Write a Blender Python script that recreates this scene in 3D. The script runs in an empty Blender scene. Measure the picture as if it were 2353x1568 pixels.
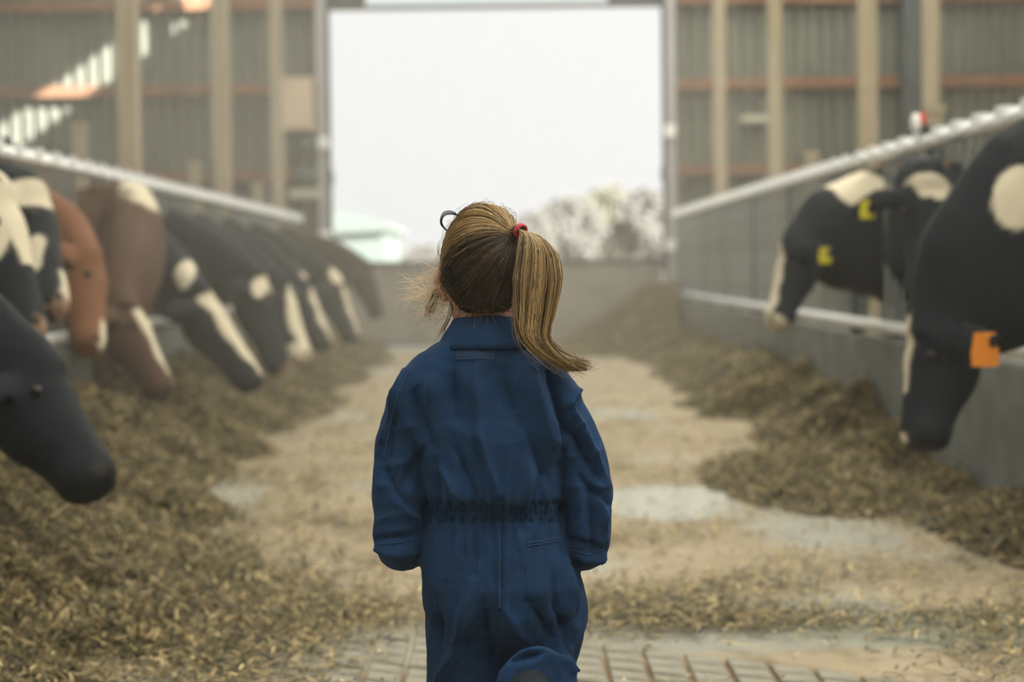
import bpy, bmesh, math, random
import numpy as np
from mathutils import Vector, Matrix, noise
from mathutils.bvhtree import BVHTree

random.seed(7)
rng = np.random.default_rng(7)
scene = bpy.context.scene
COL = scene.collection

# ------------------------------------------------------------------ camera
W, HGT = 2353.0, 1568.0
LENS, SENSOR = 70.0, 36.0
F = LENS / SENSOR * W
CAM = Vector((0.0, 0.0, 1.05))
VP = (1150.0, 608.0)
ROLL = 0.0131
yc = Vector(((VP[0] - W / 2) / F, (HGT / 2 - VP[1]) / F, 1.0)).normalized()
kx = -(math.cos(ROLL) * yc.x + math.sin(ROLL) * yc.y) / yc.z
xc = Vector((math.cos(ROLL), math.sin(ROLL), kx)).normalized()
xb, yb = Vector((xc.x, xc.y, -xc.z)), Vector((yc.x, yc.y, -yc.z))
zb = xb.cross(yb)
ROT = Matrix((xb, yb, zb))              # camera -> world
cam_data = bpy.data.cameras.new('camera')
cam_data.lens, cam_data.sensor_width = LENS, SENSOR
cam = bpy.data.objects.new('camera', cam_data)
cam.matrix_world = Matrix.Translation(CAM) @ ROT.to_4x4()
COL.objects.link(cam)
scene.camera = cam
DG = 3.355                              # distance to the child
cam_data.dof.use_dof = True
cam_data.dof.focus_distance = DG
cam_data.dof.aperture_fstop = 3.2
cam_data.clip_end = 600


def at(px, py, D):
    """World point seen at a pixel of the photograph, D metres down the barn."""
    d = ROT @ Vector(((px - W / 2) / F, (HGT / 2 - py) / F, -1.0))
    return CAM + d * (D / d.y)


ROTI = np.array(ROT.inverted())


def project(v):
    c = (v - np.array(CAM)) @ ROTI.T
    return W / 2 + F * c[:, 0] / -c[:, 2], HGT / 2 - F * c[:, 1] / -c[:, 2]


# ------------------------------------------------------------------ world, sun, exposure
world = bpy.data.worlds.new('overcast_sky')
scene.world = world
world.use_nodes = True
bg = world.node_tree.nodes['Background']
bg.inputs['Color'].default_value = (0.985, 0.99, 1.0, 1)
bg.inputs['Strength'].default_value = 0.80
sun_data = bpy.data.lights.new('sun', 'SUN')
sun_data.energy = 46.0
sun_data.angle = math.radians(0.6)
sun_data.color = (1.0, 0.94, 0.82)
sun = bpy.data.objects.new('sun', sun_data)
sdir = Vector((-1.0, 0.8, -0.707)).normalized()
sun.rotation_euler = sdir.to_track_quat('-Z', 'Y').to_euler()
sun.location = (12, -10, 14)
COL.objects.link(sun)

vs = scene.view_settings
vs.view_transform = 'Standard'
vs.look = 'None'
vs.gamma = 1.0
vs.use_curve_mapping = False
vs.exposure = 0.26
cy = scene.cycles
cy.use_denoising = True
cy.use_adaptive_sampling = True
cy.adaptive_threshold = 0.02
cy.max_bounces = 7
cy.diffuse_bounces = 4
cy.glossy_bounces = 2
cy.transmission_bounces = 4
cy.volume_bounces = 1
cy.transparent_max_bounces = 6
cy.sample_clamp_indirect = 6.0
cy.caustics_reflective = False
cy.caustics_refractive = False


# ------------------------------------------------------------------ helpers
def tag(o, label=None, cat=None, group=None, kind=None):
    if label: o['label'] = label
    if cat: o['category'] = cat
    if group: o['group'] = group
    if kind: o['kind'] = kind
    return o


def link(name, me, mat=None, parent=None, loc=None, smooth=False):
    o = bpy.data.objects.new(name, me)
    COL.objects.link(o)
    if mat is not None and len(me.materials) == 0:
        me.materials.append(mat)
    if smooth:
        me.polygons.foreach_set('use_smooth', [True] * len(me.polygons))
    if loc is not None:
        o.location = loc
    if parent is not None:
        o.parent = parent
    return o


def empty(name, loc=(0, 0, 0), rz=0.0):
    o = bpy.data.objects.new(name, None)
    COL.objects.link(o)
    o.location = loc
    o.rotation_euler = (0, 0, rz)
    return o


class MB:
    """Collects simple shapes into one mesh."""
    def __init__(s):
        s.v, s.f = [], []

    def box(s, x0, x1, y0, y1, z0, z1):
        b = len(s.v)
        s.v += [(x0, y0, z0), (x1, y0, z0), (x1, y1, z0), (x0, y1, z0), (x0, y0, z1), (x1, y0, z1), (x1, y1, z1), (x0, y1, z1)]
        s.f += [tuple(b + i for i in q) for q in ((0, 3, 2, 1), (4, 5, 6, 7), (0, 1, 5, 4), (1, 2, 6, 5), (2, 3, 7, 6), (3, 0, 4, 7))]
        return s

    def loft(s, pts, rad, n=14, up=(0, 0, 1), sup=2.0, sub=1):
        """Closed tube through pts; rad holds (side, up) half sizes."""
        pts = [Vector(p) for p in pts]
        rad = [(r, r) if not isinstance(r, (tuple, list)) else r for r in rad]
        if sub > 1:
            np_, nr = [], []
            m = len(pts)
            for i in range(m - 1):
                p0, p1, p2, p3 = pts[max(i - 1, 0)], pts[i], pts[i + 1], pts[min(i + 2, m - 1)]
                for k in range(sub):
                    t = k / sub
                    np_.append(0.5 * ((2 * p1) + (p2 - p0) * t + (2 * p0 - 5 * p1 + 4 * p2 - p3) * t * t + (3 * p1 - p0 - 3 * p2 + p3) * t ** 3))
                    e = t * t * (3 - 2 * t)
                    nr.append(tuple(rad[i][j] * (1 - e) + rad[i + 1][j] * e for j in range(2)))
            np_.append(pts[-1]); nr.append(rad[-1])
            pts, rad = np_, nr
        up = Vector(up)
        b = len(s.v)
        m = len(pts)
        for i, p in enumerate(pts):
            t = (pts[min(i + 1, m - 1)] - pts[max(i - 1, 0)]).normalized()
            side = t.cross(up)
            if side.length < 1e-4:
                side = t.cross(Vector((0, 1, 0)))
            side.normalize()
            u = side.cross(t).normalized()
            for k in range(n):
                a = 2 * math.pi * k / n
                ca, sa = math.cos(a), math.sin(a)
                ca = math.copysign(abs(ca) ** (2 / sup), ca)
                sa = math.copysign(abs(sa) ** (2 / sup), sa)
                s.v.append(tuple(p + side * (rad[i][0] * ca) + u * (rad[i][1] * sa)))
        for i in range(m - 1):
            for k in range(n):
                a0, a1 = b + i * n + k, b + i * n + (k + 1) % n
                s.f.append((a0, a1, a1 + n, a0 + n))
        s.f.append(tuple(b + k for k in reversed(range(n))))
        s.f.append(tuple(b + (m - 1) * n + k for k in range(n)))
        return s

    def rings(s, rings):
        """Closed loft from ready-made rings of equal length."""
        b, n = len(s.v), len(rings[0])
        for r in rings:
            s.v += [tuple(p) for p in r]
        for i in range(len(rings) - 1):
            for k in range(n):
                a0, a1 = b + i * n + k, b + i * n + (k + 1) % n
                s.f.append((a0, a1, a1 + n, a0 + n))
        s.f.append(tuple(b + k for k in reversed(range(n))))
        s.f.append(tuple(b + (len(rings) - 1) * n + k for k in range(n)))
        return s

    def ball(s, c, r, n=12):
        c = Vector(c)
        r = r if isinstance(r, (tuple, list)) else (r, r, r)
        m = n // 2 + 1
        rg = []
        for i in range(m):
            a = -math.pi / 2 + math.pi * (i + 0.25) / (m - 0.5)
            rg.append([c + Vector((r[0] * math.cos(a) * math.cos(2 * math.pi * k / n), r[1] * math.cos(a) * math.sin(2 * math.pi * k / n), r[2] * math.sin(a))) for k in range(n)])
        return s.rings(rg)

    def mesh(s, name):
        me = bpy.data.meshes.new(name)
        me.from_pydata(s.v, [], s.f)
        me.validate()
        bm = bmesh.new(); bm.from_mesh(me)
        bmesh.ops.recalc_face_normals(bm, faces=bm.faces)
        bm.to_mesh(me); bm.free()
        return me

    def build(s, name, mat, parent=None, loc=None, smooth=False):
        return link(name, s.mesh(name), mat, parent, loc, smooth)

    def remesh(s, name, voxel, smooth=6, factor=0.5):
        """Union of everything collected as one continuous surface."""
        me = s.mesh(name + '_raw')
        o = bpy.data.objects.new('tmp', me)
        COL.objects.link(o)
        m = o.modifiers.new('r', 'REMESH'); m.mode = 'VOXEL'; m.voxel_size = voxel
        if smooth:
            k = o.modifiers.new('s', 'SMOOTH'); k.factor = factor; k.iterations = smooth
        dg = bpy.context.evaluated_depsgraph_get()
        out = bpy.data.meshes.new_from_object(o.evaluated_get(dg))
        out.name = name
        bpy.data.objects.remove(o)
        bpy.data.meshes.remove(me)
        out.materials.clear()
        out.polygons.foreach_set('use_smooth', [True] * len(out.polygons))
        return out


def verts_np(me):
    a = np.empty(len(me.vertices) * 3)
    me.vertices.foreach_get('co', a)
    return a.reshape(-1, 3)


def norms_np(me):
    a = np.empty(len(me.vertices) * 3)
    me.vertices.foreach_get('normal', a)
    return a.reshape(-1, 3)


def mesh_from_np(name, v, f, k):
    """v (N,3), f (M,k) -> mesh, quick."""
    me = bpy.data.meshes.new(name)
    me.vertices.add(len(v)); me.vertices.foreach_set('co', np.ascontiguousarray(v, dtype=np.float32).ravel())
    me.loops.add(f.size); me.loops.foreach_set('vertex_index', np.ascontiguousarray(f, dtype=np.int32).ravel())
    me.polygons.add(len(f)); me.polygons.foreach_set('loop_start', np.arange(0, f.size, k, dtype=np.int32))
    me.update(calc_edges=True)
    return me


def color_attr(me, name, rgba):
    a = me.color_attributes.new(name, 'FLOAT_COLOR', 'POINT')
    a.data.foreach_set('color', np.ascontiguousarray(rgba, dtype=np.float32).ravel())


def snoise(x, y, s, seed=0.0):
    """Cheap smooth noise on arrays, about -1..1."""
    x, y = x * s + seed * 1.7, y * s - seed * 2.3
    return (np.sin(x * 1.3 + 1.9 * np.sin(y * 0.9 + seed)) + np.sin(y * 1.7 + 1.6 * np.sin(x * 1.1 - seed)) + np.sin((x + y) * 0.83 + 2.1 * np.sin((x - y) * 0.7))) / 3


# ------------------------------------------------------------------ materials
def mat(name, c1, c2=None, scale=4.0, rough=0.8, metal=0.0, bump=0.0, bscale=40.0, detail=4.0, spec=0.4, stretch=None, ramp=(0.35, 0.65), sheen=0.0):
    m = bpy.data.materials.new(name)
    m.use_nodes = True
    nt = m.node_tree
    p = nt.nodes['Principled BSDF']
    p.inputs['Base Color'].default_value = (*c1, 1)
    p.inputs['Roughness'].default_value = rough
    p.inputs['Metallic'].default_value = metal
    p.inputs['Specular IOR Level'].default_value = spec
    if sheen:
        p.inputs['Sheen Weight'].default_value = sheen
    tc = nt.nodes.new('ShaderNodeTexCoord')
    src = tc.outputs['Object']
    if stretch:
        mp = nt.nodes.new('ShaderNodeMapping')
        mp.inputs['Scale'].default_value = stretch
        nt.links.new(src, mp.inputs['Vector'])
        src = mp.outputs['Vector']
    if c2 is not None:
        n = nt.nodes.new('ShaderNodeTexNoise')
        n.inputs['Scale'].default_value = scale
        n.inputs['Detail'].default_value = detail
        nt.links.new(src, n.inputs['Vector'])
        r = nt.nodes.new('ShaderNodeValToRGB')
        r.color_ramp.elements[0].position, r.color_ramp.elements[1].position = ramp
        r.color_ramp.elements[0].color = (*c1, 1)
        r.color_ramp.elements[1].color = (*c2, 1)
        nt.links.new(n.outputs['Fac'], r.inputs['Fac'])
        nt.links.new(r.outputs['Color'], p.inputs['Base Color'])
    if bump:
        n2 = nt.nodes.new('ShaderNodeTexNoise')
        n2.inputs['Scale'].default_value = bscale
        n2.inputs['Detail'].default_value = 5
        nt.links.new(src, n2.inputs['Vector'])
        b = nt.nodes.new('ShaderNodeBump')
        b.inputs['Strength'].default_value = bump
        b.inputs['Distance'].default_value = 0.01
        nt.links.new(n2.outputs['Fac'], b.inputs['Height'])
        nt.links.new(b.outputs['Normal'], p.inputs['Normal'])
    return m


def attr_mat(name, attr, rough=0.7, trans=0.0, spec=0.3):
    """Colour straight from a per-piece colour attribute; some light passes through thin blades and hairs."""
    m = bpy.data.materials.new(name)
    m.use_nodes = True
    nt = m.node_tree
    p = nt.nodes['Principled BSDF']
    a = nt.nodes.new('ShaderNodeAttribute'); a.attribute_name = attr
    nt.links.new(a.outputs['Color'], p.inputs['Base Color'])
    p.inputs['Roughness'].default_value = rough
    p.inputs['Specular IOR Level'].default_value = spec
    if trans:
        t = nt.nodes.new('ShaderNodeBsdfTranslucent')
        nt.links.new(a.outputs['Color'], t.inputs['Color'])
        mx = nt.nodes.new('ShaderNodeMixShader')
        mx.inputs['Fac'].default_value = trans
        nt.links.new(p.outputs['BSDF'], mx.inputs[1]); nt.links.new(t.outputs['BSDF'], mx.inputs[2])
        nt.links.new(mx.outputs['Shader'], nt.nodes['Material Output'].inputs['Surface'])
    return m


M = {}
M['timber'] = mat('timber', (0.37, 0.315, 0.225), (0.29, 0.25, 0.175), 3, 0.85, stretch=(8, 8, 0.6), bump=0.3)
M['rust_steel'] = mat('rust_primer_steel', (0.19, 0.085, 0.042), (0.13, 0.065, 0.038), 3, 0.7)
M['sheet'] = mat('grey_profiled_sheet', (0.125, 0.133, 0.112), (0.085, 0.095, 0.083), 1.2, 0.6, bump=0.1)
M['galv'] = mat('galvanised_steel', (0.86, 0.88, 0.9), (0.76, 0.78, 0.8), 9, 0.34, metal=0.35)
M['galv_dull'] = mat('dull_galvanised_steel', (0.22, 0.245, 0.245), (0.15, 0.165, 0.16), 7, 0.5, metal=0.5)
M['dark_steel'] = mat('dark_steel', (0.05, 0.065, 0.075), (0.035, 0.045, 0.05), 5, 0.5, metal=0.3)
M['jamb'] = mat('jamb_steel', (0.36, 0.36, 0.39), (0.3, 0.3, 0.32), 3, 0.5)
M['concrete'] = mat('kerb_concrete', (0.17, 0.185, 0.185), (0.12, 0.125, 0.12), 5, 0.9, bump=0.3)
M['stall_floor'] = mat('stall_floor', (0.13, 0.11, 0.085), (0.2, 0.17, 0.13), 2, 0.9, bump=0.3)
M['gate'] = mat('gate_sheet', (0.25, 0.235, 0.215), (0.19, 0.18, 0.165), 2.5, 0.8)
M['board'] = mat('cream_board', (0.55, 0.45, 0.33), (0.48, 0.38, 0.28), 3, 0.8)
M['dark_unit'] = mat('dark_unit', (0.05, 0.065, 0.06), None, rough=0.6)
M['pale_plate'] = mat('pale_plate', (0.40, 0.40, 0.32), None, rough=0.7)
M['block'] = mat('block_wall', (0.35, 0.34, 0.32), (0.28, 0.27, 0.25), 2, 0.9)
M['paver'] = mat('paver', (0.30, 0.285, 0.245), (0.23, 0.215, 0.18), 14, 0.9, bump=0.4, bscale=80)
M['yellow'] = mat('yellow_tag', (0.55, 0.48, 0.02), None, rough=0.5)
M['orange'] = mat('orange_tag', (0.75, 0.25, 0.02), None, rough=0.5)
M['red'] = mat('red_plastic', (0.55, 0.03, 0.02), None, rough=0.5)
M['white'] = mat('white_plastic', (0.8, 0.8, 0.78), None, rough=0.5)
M['eye'] = mat('eye', (0.015, 0.01, 0.008), None, rough=0.35, spec=0.3)
M['skin'] = mat('skin', (0.55, 0.31, 0.21), (0.5, 0.27, 0.18), 20, 0.55)
M['denim'] = mat('navy_cotton', (0.008, 0.033, 0.092), (0.012, 0.047, 0.128), 9, 0.85, bump=0.35, bscale=420, spec=0.15, ramp=(0.3, 0.7))
M['denim_dark'] = mat('navy_cotton_patch', (0.009, 0.032, 0.09), (0.012, 0.043, 0.115), 9, 0.85, bump=0.35, bscale=420)
M['thread'] = mat('seam_thread', (0.018, 0.058, 0.15), None, rough=0.8)
M['shirt'] = mat('white_shirt', (0.75, 0.72, 0.70), None, rough=0.8)
M['rubber'] = mat('boot_rubber', (0.02, 0.025, 0.03), None, rough=0.25, spec=0.6)
M['tie'] = mat('hair_tie', (0.55, 0.055, 0.08), None, rough=0.6, bump=0.3, bscale=200)
M['scalp'] = mat('hair_mass', (0.06, 0.042, 0.03), (0.12, 0.08, 0.048), 60, 0.6, stretch=(1, 1, 6))
M['yard'] = mat('yard_ground', (0.42, 0.41, 0.39), (0.5, 0.5, 0.48), 0.3, 0.9)
M['teal_clad'] = mat('pale_teal_cladding', (0.062, 0.084, 0.080), (0.068, 0.09, 0.086), 1, 0.7)
M['tree'] = mat('tree_leaf', (0.12, 0.12, 0.118), (0.135, 0.135, 0.13), 0.8, 0.9)
M['tree_light'] = mat('tree_leaf_light', (0.125, 0.125, 0.1), (0.14, 0.14, 0.11), 0.8, 0.9)
M['bark'] = mat('bark', (0.12, 0.1, 0.08), None, rough=0.9)
M['straw'] = attr_mat('straw', 'tint', 0.6, 0.25)
M['hair'] = attr_mat('hair', 'tint', 0.33, 0.3, 0.6)
M['hair_fine'] = attr_mat('hair_fine', 'tint', 0.3, 0.6, 0.6)

for k in ('tree', 'tree_light'):      # leaves let half the light through
    nt = M[k].node_tree
    p = nt.nodes['Principled BSDF']
    t = nt.nodes.new('ShaderNodeBsdfTranslucent')
    nt.links.new(p.inputs['Base Color'].links[0].from_socket, t.inputs['Color'])
    mx = nt.nodes.new('ShaderNodeMixShader'); mx.inputs['Fac'].default_value = 0.5
    nt.links.new(p.outputs['BSDF'], mx.inputs[1]); nt.links.new(t.outputs['BSDF'], mx.inputs[2])
    nt.links.new(mx.outputs['Shader'], nt.nodes['Material Output'].inputs['Surface'])

# translucent roof light sheet
m = bpy.data.materials.new('rooflight_sheet'); m.use_nodes = True
nt = m.node_tree
for n in list(nt.nodes):
    if n.type == 'BSDF_PRINCIPLED': nt.nodes.remove(n)
t = nt.nodes.new('ShaderNodeBsdfTranslucent'); t.inputs['Color'].default_value = (0.46, 0.46, 0.425, 1)
nt.links.new(t.outputs['BSDF'], nt.nodes['Material Output'].inputs['Surface'])
M['rooflight'] = m

# feed alley floor: dusty concrete, chaff stains, damp grey places
m = mat('alley_floor', (0.36, 0.30, 0.215), (0.27, 0.225, 0.155), 1.3, 0.9, bump=0.5, bscale=30)
nt = m.node_tree
p = nt.nodes['Principled BSDF']
base = p.inputs['Base Color'].links[0].from_socket
tc = nt.nodes.new('ShaderNodeTexCoord')
mp = nt.nodes.new('ShaderNodeMapping'); mp.inputs['Scale'].default_value = (1.3, 0.45, 1)
nt.links.new(tc.outputs['Object'], mp.inputs['Vector'])
n1 = nt.nodes.new('ShaderNodeTexNoise'); n1.inputs['Scale'].default_value = 0.9; n1.inputs['Detail'].default_value = 5
nt.links.new(mp.outputs['Vector'], n1.inputs['Vector'])
r1 = nt.nodes.new('ShaderNodeValToRGB'); r1.color_ramp.elements[0].position = 0.54; r1.color_ramp.elements[1].position = 0.62
nt.links.new(n1.outputs['Fac'], r1.inputs['Fac'])
x1 = nt.nodes.new('ShaderNodeMixRGB'); x1.inputs['Color2'].default_value = (0.34, 0.335, 0.30, 1)
nt.links.new(r1.outputs['Color'], x1.inputs['Fac']); nt.links.new(base, x1.inputs['Color1'])
n2 = nt.nodes.new('ShaderNodeTexNoise'); n2.inputs['Scale'].default_value = 3.1; n2.inputs['Detail'].default_value = 6
nt.links.new(mp.outputs['Vector'], n2.inputs['Vector'])
r2 = nt.nodes.new('ShaderNodeValToRGB'); r2.color_ramp.elements[0].position = 0.58; r2.color_ramp.elements[1].position = 0.68
nt.links.new(n2.outputs['Fac'], r2.inputs['Fac'])
x2 = nt.nodes.new('ShaderNodeMixRGB'); x2.inputs['Color2'].default_value = (0.17, 0.14, 0.08, 1)
nt.links.new(r2.outputs['Color'], x2.inputs['Fac']); nt.links.new(x1.outputs['Color'], x2.inputs['Color1'])
last = x2.outputs['Color']
for cx, cy_, rx, ry, colr in ((0.55, 5.75, 1.0, 0.55, (0.29, 0.285, 0.255)), (0.72, 8.7, 0.42, 0.8, (0.40, 0.41, 0.39)), (1.25, 5.6, 0.6, 0.35, (0.27, 0.28, 0.235)), (-0.45, 5.3, 0.5, 0.7, (0.33, 0.30, 0.24)), (0.2, 4.75, 0.95, 0.62, (0.17, 0.115, 0.06))):
    mg = nt.nodes.new('ShaderNodeMapping'); mg.vector_type = 'TEXTURE'
    mg.inputs['Location'].default_value = (cx, cy_, 0); mg.inputs['Scale'].default_value = (rx, ry, 1)
    nt.links.new(tc.outputs['Object'], mg.inputs['Vector'])
    wn = nt.nodes.new('ShaderNodeTexNoise'); wn.inputs['Scale'].default_value = 2.5
    nt.links.new(mg.outputs['Vector'], wn.inputs['Vector'])
    av = nt.nodes.new('ShaderNodeVectorMath'); av.operation = 'MULTIPLY_ADD'
    av.inputs[1].default_value = (0.7, 0.7, 0); av.inputs[2].default_value = (-0.35, -0.35, 0)
    nt.links.new(wn.outputs['Color'], av.inputs[0])
    ad = nt.nodes.new('ShaderNodeVectorMath'); ad.operation = 'ADD'
    nt.links.new(av.outputs[0], ad.inputs[0]); nt.links.new(mg.outputs['Vector'], ad.inputs[1])
    gd = nt.nodes.new('ShaderNodeTexGradient'); gd.gradient_type = 'SPHERICAL'
    nt.links.new(ad.outputs[0], gd.inputs['Vector'])
    rr = nt.nodes.new('ShaderNodeValToRGB'); rr.color_ramp.elements[0].position = 0.1; rr.color_ramp.elements[1].position = 0.35
    nt.links.new(gd.outputs['Color'], rr.inputs['Fac'])
    xx = nt.nodes.new('ShaderNodeMixRGB'); xx.inputs['Color2'].default_value = (*colr, 1)
    nt.links.new(rr.outputs['Color'], xx.inputs['Fac']); nt.links.new(last, xx.inputs['Color1'])
    last = xx.outputs['Color']
nt.links.new(last, p.inputs['Base Color'])
M['floor'] = m

# bed of chopped hay under the loose stalks
M['haybed'] = mat('hay_bed', (0.12, 0.095, 0.048), (0.045, 0.04, 0.022), 9, 0.95, bump=1.0, bscale=60, detail=8, ramp=(0.4, 0.62))


def cow_mat(name, dark, white=(0.60, 0.54, 0.42)):
    m = bpy.data.materials.new(name); m.use_nodes = True
    nt = m.node_tree
    p = nt.nodes['Principled BSDF']
    p.inputs['Roughness'].default_value = 0.65
    p.inputs['Specular IOR Level'].default_value = 0.12
    a = nt.nodes.new('ShaderNodeAttribute'); a.attribute_name = 'coat'
    s = nt.nodes.new('ShaderNodeSeparateColor')
    nt.links.new(a.outputs['Color'], s.inputs['Color'])
    c1 = nt.nodes.new('ShaderNodeMixRGB')
    c1.inputs['Color1'].default_value = (*dark, 1); c1.inputs['Color2'].default_value = (*white, 1)
    nt.links.new(s.outputs['Red'], c1.inputs['Fac'])
    c2 = nt.nodes.new('ShaderNodeMixRGB'); c2.inputs['Color2'].default_value = (0.45, 0.28, 0.21, 1)
    nt.links.new(s.outputs['Green'], c2.inputs['Fac']); nt.links.new(c1.outputs['Color'], c2.inputs['Color1'])
    c3 = nt.nodes.new('ShaderNodeMixRGB'); c3.inputs['Color2'].default_value = (0.03, 0.027, 0.025, 1)
    nt.links.new(s.outputs['Blue'], c3.inputs['Fac']); nt.links.new(c2.outputs['Color'], c3.inputs['Color1'])
    nt.links.new(c3.outputs['Color'], p.inputs['Base Color'])
    tc = nt.nodes.new('ShaderNodeTexCoord')
    n = nt.nodes.new('ShaderNodeTexNoise'); n.inputs['Scale'].default_value = 60
    nt.links.new(tc.outputs['Object'], n.inputs['Vector'])
    b = nt.nodes.new('ShaderNodeBump'); b.inputs['Strength'].default_value = 0.25; b.inputs['Distance'].default_value = 0.01
    nt.links.new(n.outputs['Fac'], b.inputs['Height']); nt.links.new(b.outputs['Normal'], p.inputs['Normal'])
    return m


M['cow_black'] = cow_mat('black_coat', (0.008, 0.012, 0.018))
M['cow_brown'] = cow_mat('red_brown_coat', (0.17, 0.075, 0.038))
M['cow_midbrown'] = cow_mat('mid_brown_coat', (0.075, 0.042, 0.03))
M['cow_darkbrown'] = cow_mat('dark_brown_coat', (0.03, 0.022, 0.02))

# ------------------------------------------------------------------ the barn
XL, XR = -2.40, 2.10          # feed fences
YE = 25.3                     # inner face of the end wall
HALF, EAVE, RIDGE, YF = 11.0, 3.7, 7.35, -8.0

fl = MB().box(XL - 0.15, XR + 0.15, YF, YE, -0.2, 0.0).build('floor', M['floor'])
tag(fl, 'dusty concrete feed alley floor strewn with chaff', 'floor', kind='structure')
for nm, x0, x1, side in (('floor_stall_west', -HALF, XL - 0.15, 'left'), ('floor_stall_east', XR + 0.15, HALF, 'right')):
    o = MB().box(x0, x1, YF, YE, -0.2, 0.0).build(nm, M['stall_floor'])
    tag(o, 'dark stall floor behind the %s feed fence' % side, 'floor', kind='structure')

# slanted pavers near the child's feet: joints run up the alley, courses run across it on a slant
PW, PD, SL = 0.104, 0.112, -0.74
m_ = MB()
gx, gy = PW / 2 - 0.007, PD / 2 - 0.0075
for z in (-0.02, 0.012):
    for x, y in ((-gx, -gy), (gx, -gy), (gx, gy), (-gx, gy)):
        m_.v.append((x, y + x * SL, z))
m_.f = [(0, 3, 2, 1), (4, 5, 6, 7), (0, 1, 5, 4), (1, 2, 6, 5), (2, 3, 7, 6), (3, 0, 4, 7)]
pv = m_.mesh('paver')
pv.materials.append(M['paver'])
bm = bmesh.new(); bm.from_mesh(pv)
bmesh.ops.bevel(bm, geom=[e for e in bm.edges if all(v.co.z > 0 for v in e.verts)], offset=0.004, segments=1, affect='EDGES')
bm.to_mesh(pv); bm.free()
cand = []
for r in range(-40, 40):
    for c in range(-30, 30):
        x = c * PW
        y = 5.0 + r * PD + x * SL
        top = 5.62 + x * SL if x > 0 else 5.95 + x * 0.9
        if -1.0 < x < 1.5 and 4.3 < y < top:
            cand.append((x, y))
cand.sort(key=lambda q: abs(q[0] - 0.2) * 0.4 - q[1])
for x, y in cand[:300]:
    o = bpy.data.objects.new('paver', pv)
    COL.objects.link(o)
    o.parent = fl
    o.location = (x, y, random.uniform(-0.003, 0.002))
    o.rotation_euler = (random.uniform(-0.012, 0.012), random.uniform(-0.012, 0.012), random.uniform(-0.012, 0.012))

# end wall of profiled sheets with a big doorway
DX0, DX1, DZ = -2.12, 2.07, 4.275
wall = empty('wall_back', (0, YE, 0))
tag(wall, 'profiled grey sheet end wall around the bright doorway', 'wall', kind='structure')
PITCH = 0.165


def sheet_mesh(name, w, z0, z1, th=0.004):
    prof = []
    n = int(round(w / PITCH))
    for i in range(n):
        x = i * PITCH
        prof += [(x, 0), (x + 0.055, 0), (x + 0.075, -0.06), (x + 0.145, -0.06)]
    prof.append((n * PITCH, 0))
    v, f = [], []
    for z in (z0, z1):
        for x, y in prof: v.append((x, y, z))
        for x, y in prof: v.append((x, y + th, z))
    k = len(prof)
    for i in range(k - 1):
        f.append((i, i + 1, i + 1 + 2 * k, i + 2 * k))
        f.append((i + k, i + 3 * k, i + 1 + 3 * k, i + 1 + k))
    me = bpy.data.meshes.new(name)
    me.from_pydata(v, [], f)
    me.materials.append(M['sheet'])
    return me


SW = PITCH * 6
full = sheet_mesh('wall_sheet', SW, 0.0, 7.6)
for i in range(9):
    for x in (DX0 - 0.14 - (i + 1) * SW, DX1 + 0.16 + i * SW):
        o = bpy.data.objects.new('wall_sheet', full); COL.objects.link(o)
        o.parent = wall; o.location = (x, 0.03, 0)
over = sheet_mesh('wall_sheet_over_door', SW, 5.0, 7.6)
for i in range(5):
    o = bpy.data.objects.new('wall_sheet', over); COL.objects.link(o)
    o.parent = wall; o.location = (DX0 - 0.14 + i * SW * 0.9, 0.035, 0)
for z in (2.21, 3.29, 4.36, 5.45):
    for x0, x1 in ((-HALF, DX0 - 0.16), (DX1 + 0.2, HALF)):
        MB().box(x0, x1, -0.17, -0.015, z - 0.065, z + 0.065).build('girt', M['rust_steel'], wall)
MB().box(DX0 - 0.2, DX1 + 0.2, -0.12, 0.05, DZ, DZ + 0.05).build('door_header', M['dark_steel'], wall)
MB().box(DX0 - 0.2, -1.66, -0.1, 0.05, DZ + 0.05, 5.0).build('header_panel', M['dark_steel'], wall)
MB().box(1.40, DX1 + 0.2, -0.1, 0.05, DZ + 0.05, 5.0).build('header_panel', M['dark_steel'], wall)
glass = bpy.data.materials.new('toplight_glass'); glass.use_nodes = True
gp = glass.node_tree.nodes['Principled BSDF']
gp.inputs['Base Color'].default_value = (0.86, 0.93, 0.92, 1); gp.inputs['Transmission Weight'].default_value = 1.0
gp.inputs['Roughness'].default_value = 0.02; gp.inputs['IOR'].default_value = 1.05
win = MB().box(-1.66, 1.40, 0.0, 0.008, DZ + 0.052, 5.0).build('window_1', glass, None, (0, YE, 0))
tag(win, 'narrow glazed strip above the doorway header', 'window', kind='structure')

# door jambs with their guide rails and fittings
for nm, xj, s in (('trim_1', DX0, -1), ('trim_2', DX1, 1)):
    j = empty(nm, (xj, YE, 0))
    tag(j, 'pale steel jamb at the %s of the doorway' % ('left' if s < 0 else 'right'), 'door jamb', kind='structure')
    MB().box(*sorted((s * 0.05, s * 0.165)), -0.16, -0.02, 0, 5.0).build('post', M['jamb'], j)
    MB().box(*sorted((0.0, s * 0.05)), -0.1, 0.05, 0, DZ).build('guide_rail', M['dark_steel'], j)
    for z in ((2.62, 1.45) if s < 0 else (2.72, 1.28)):
        MB().box(*sorted((s * 0.02, s * 0.15)), -0.24, -0.15, z - 0.09, z + 0.06).build('bracket', M['galv'], j)
    MB().box(*sorted((-s * 0.03, s * 0.03)), -0.14, -0.08, 2.08, 2.26).build('latch', M['dark_steel'], j)

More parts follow.
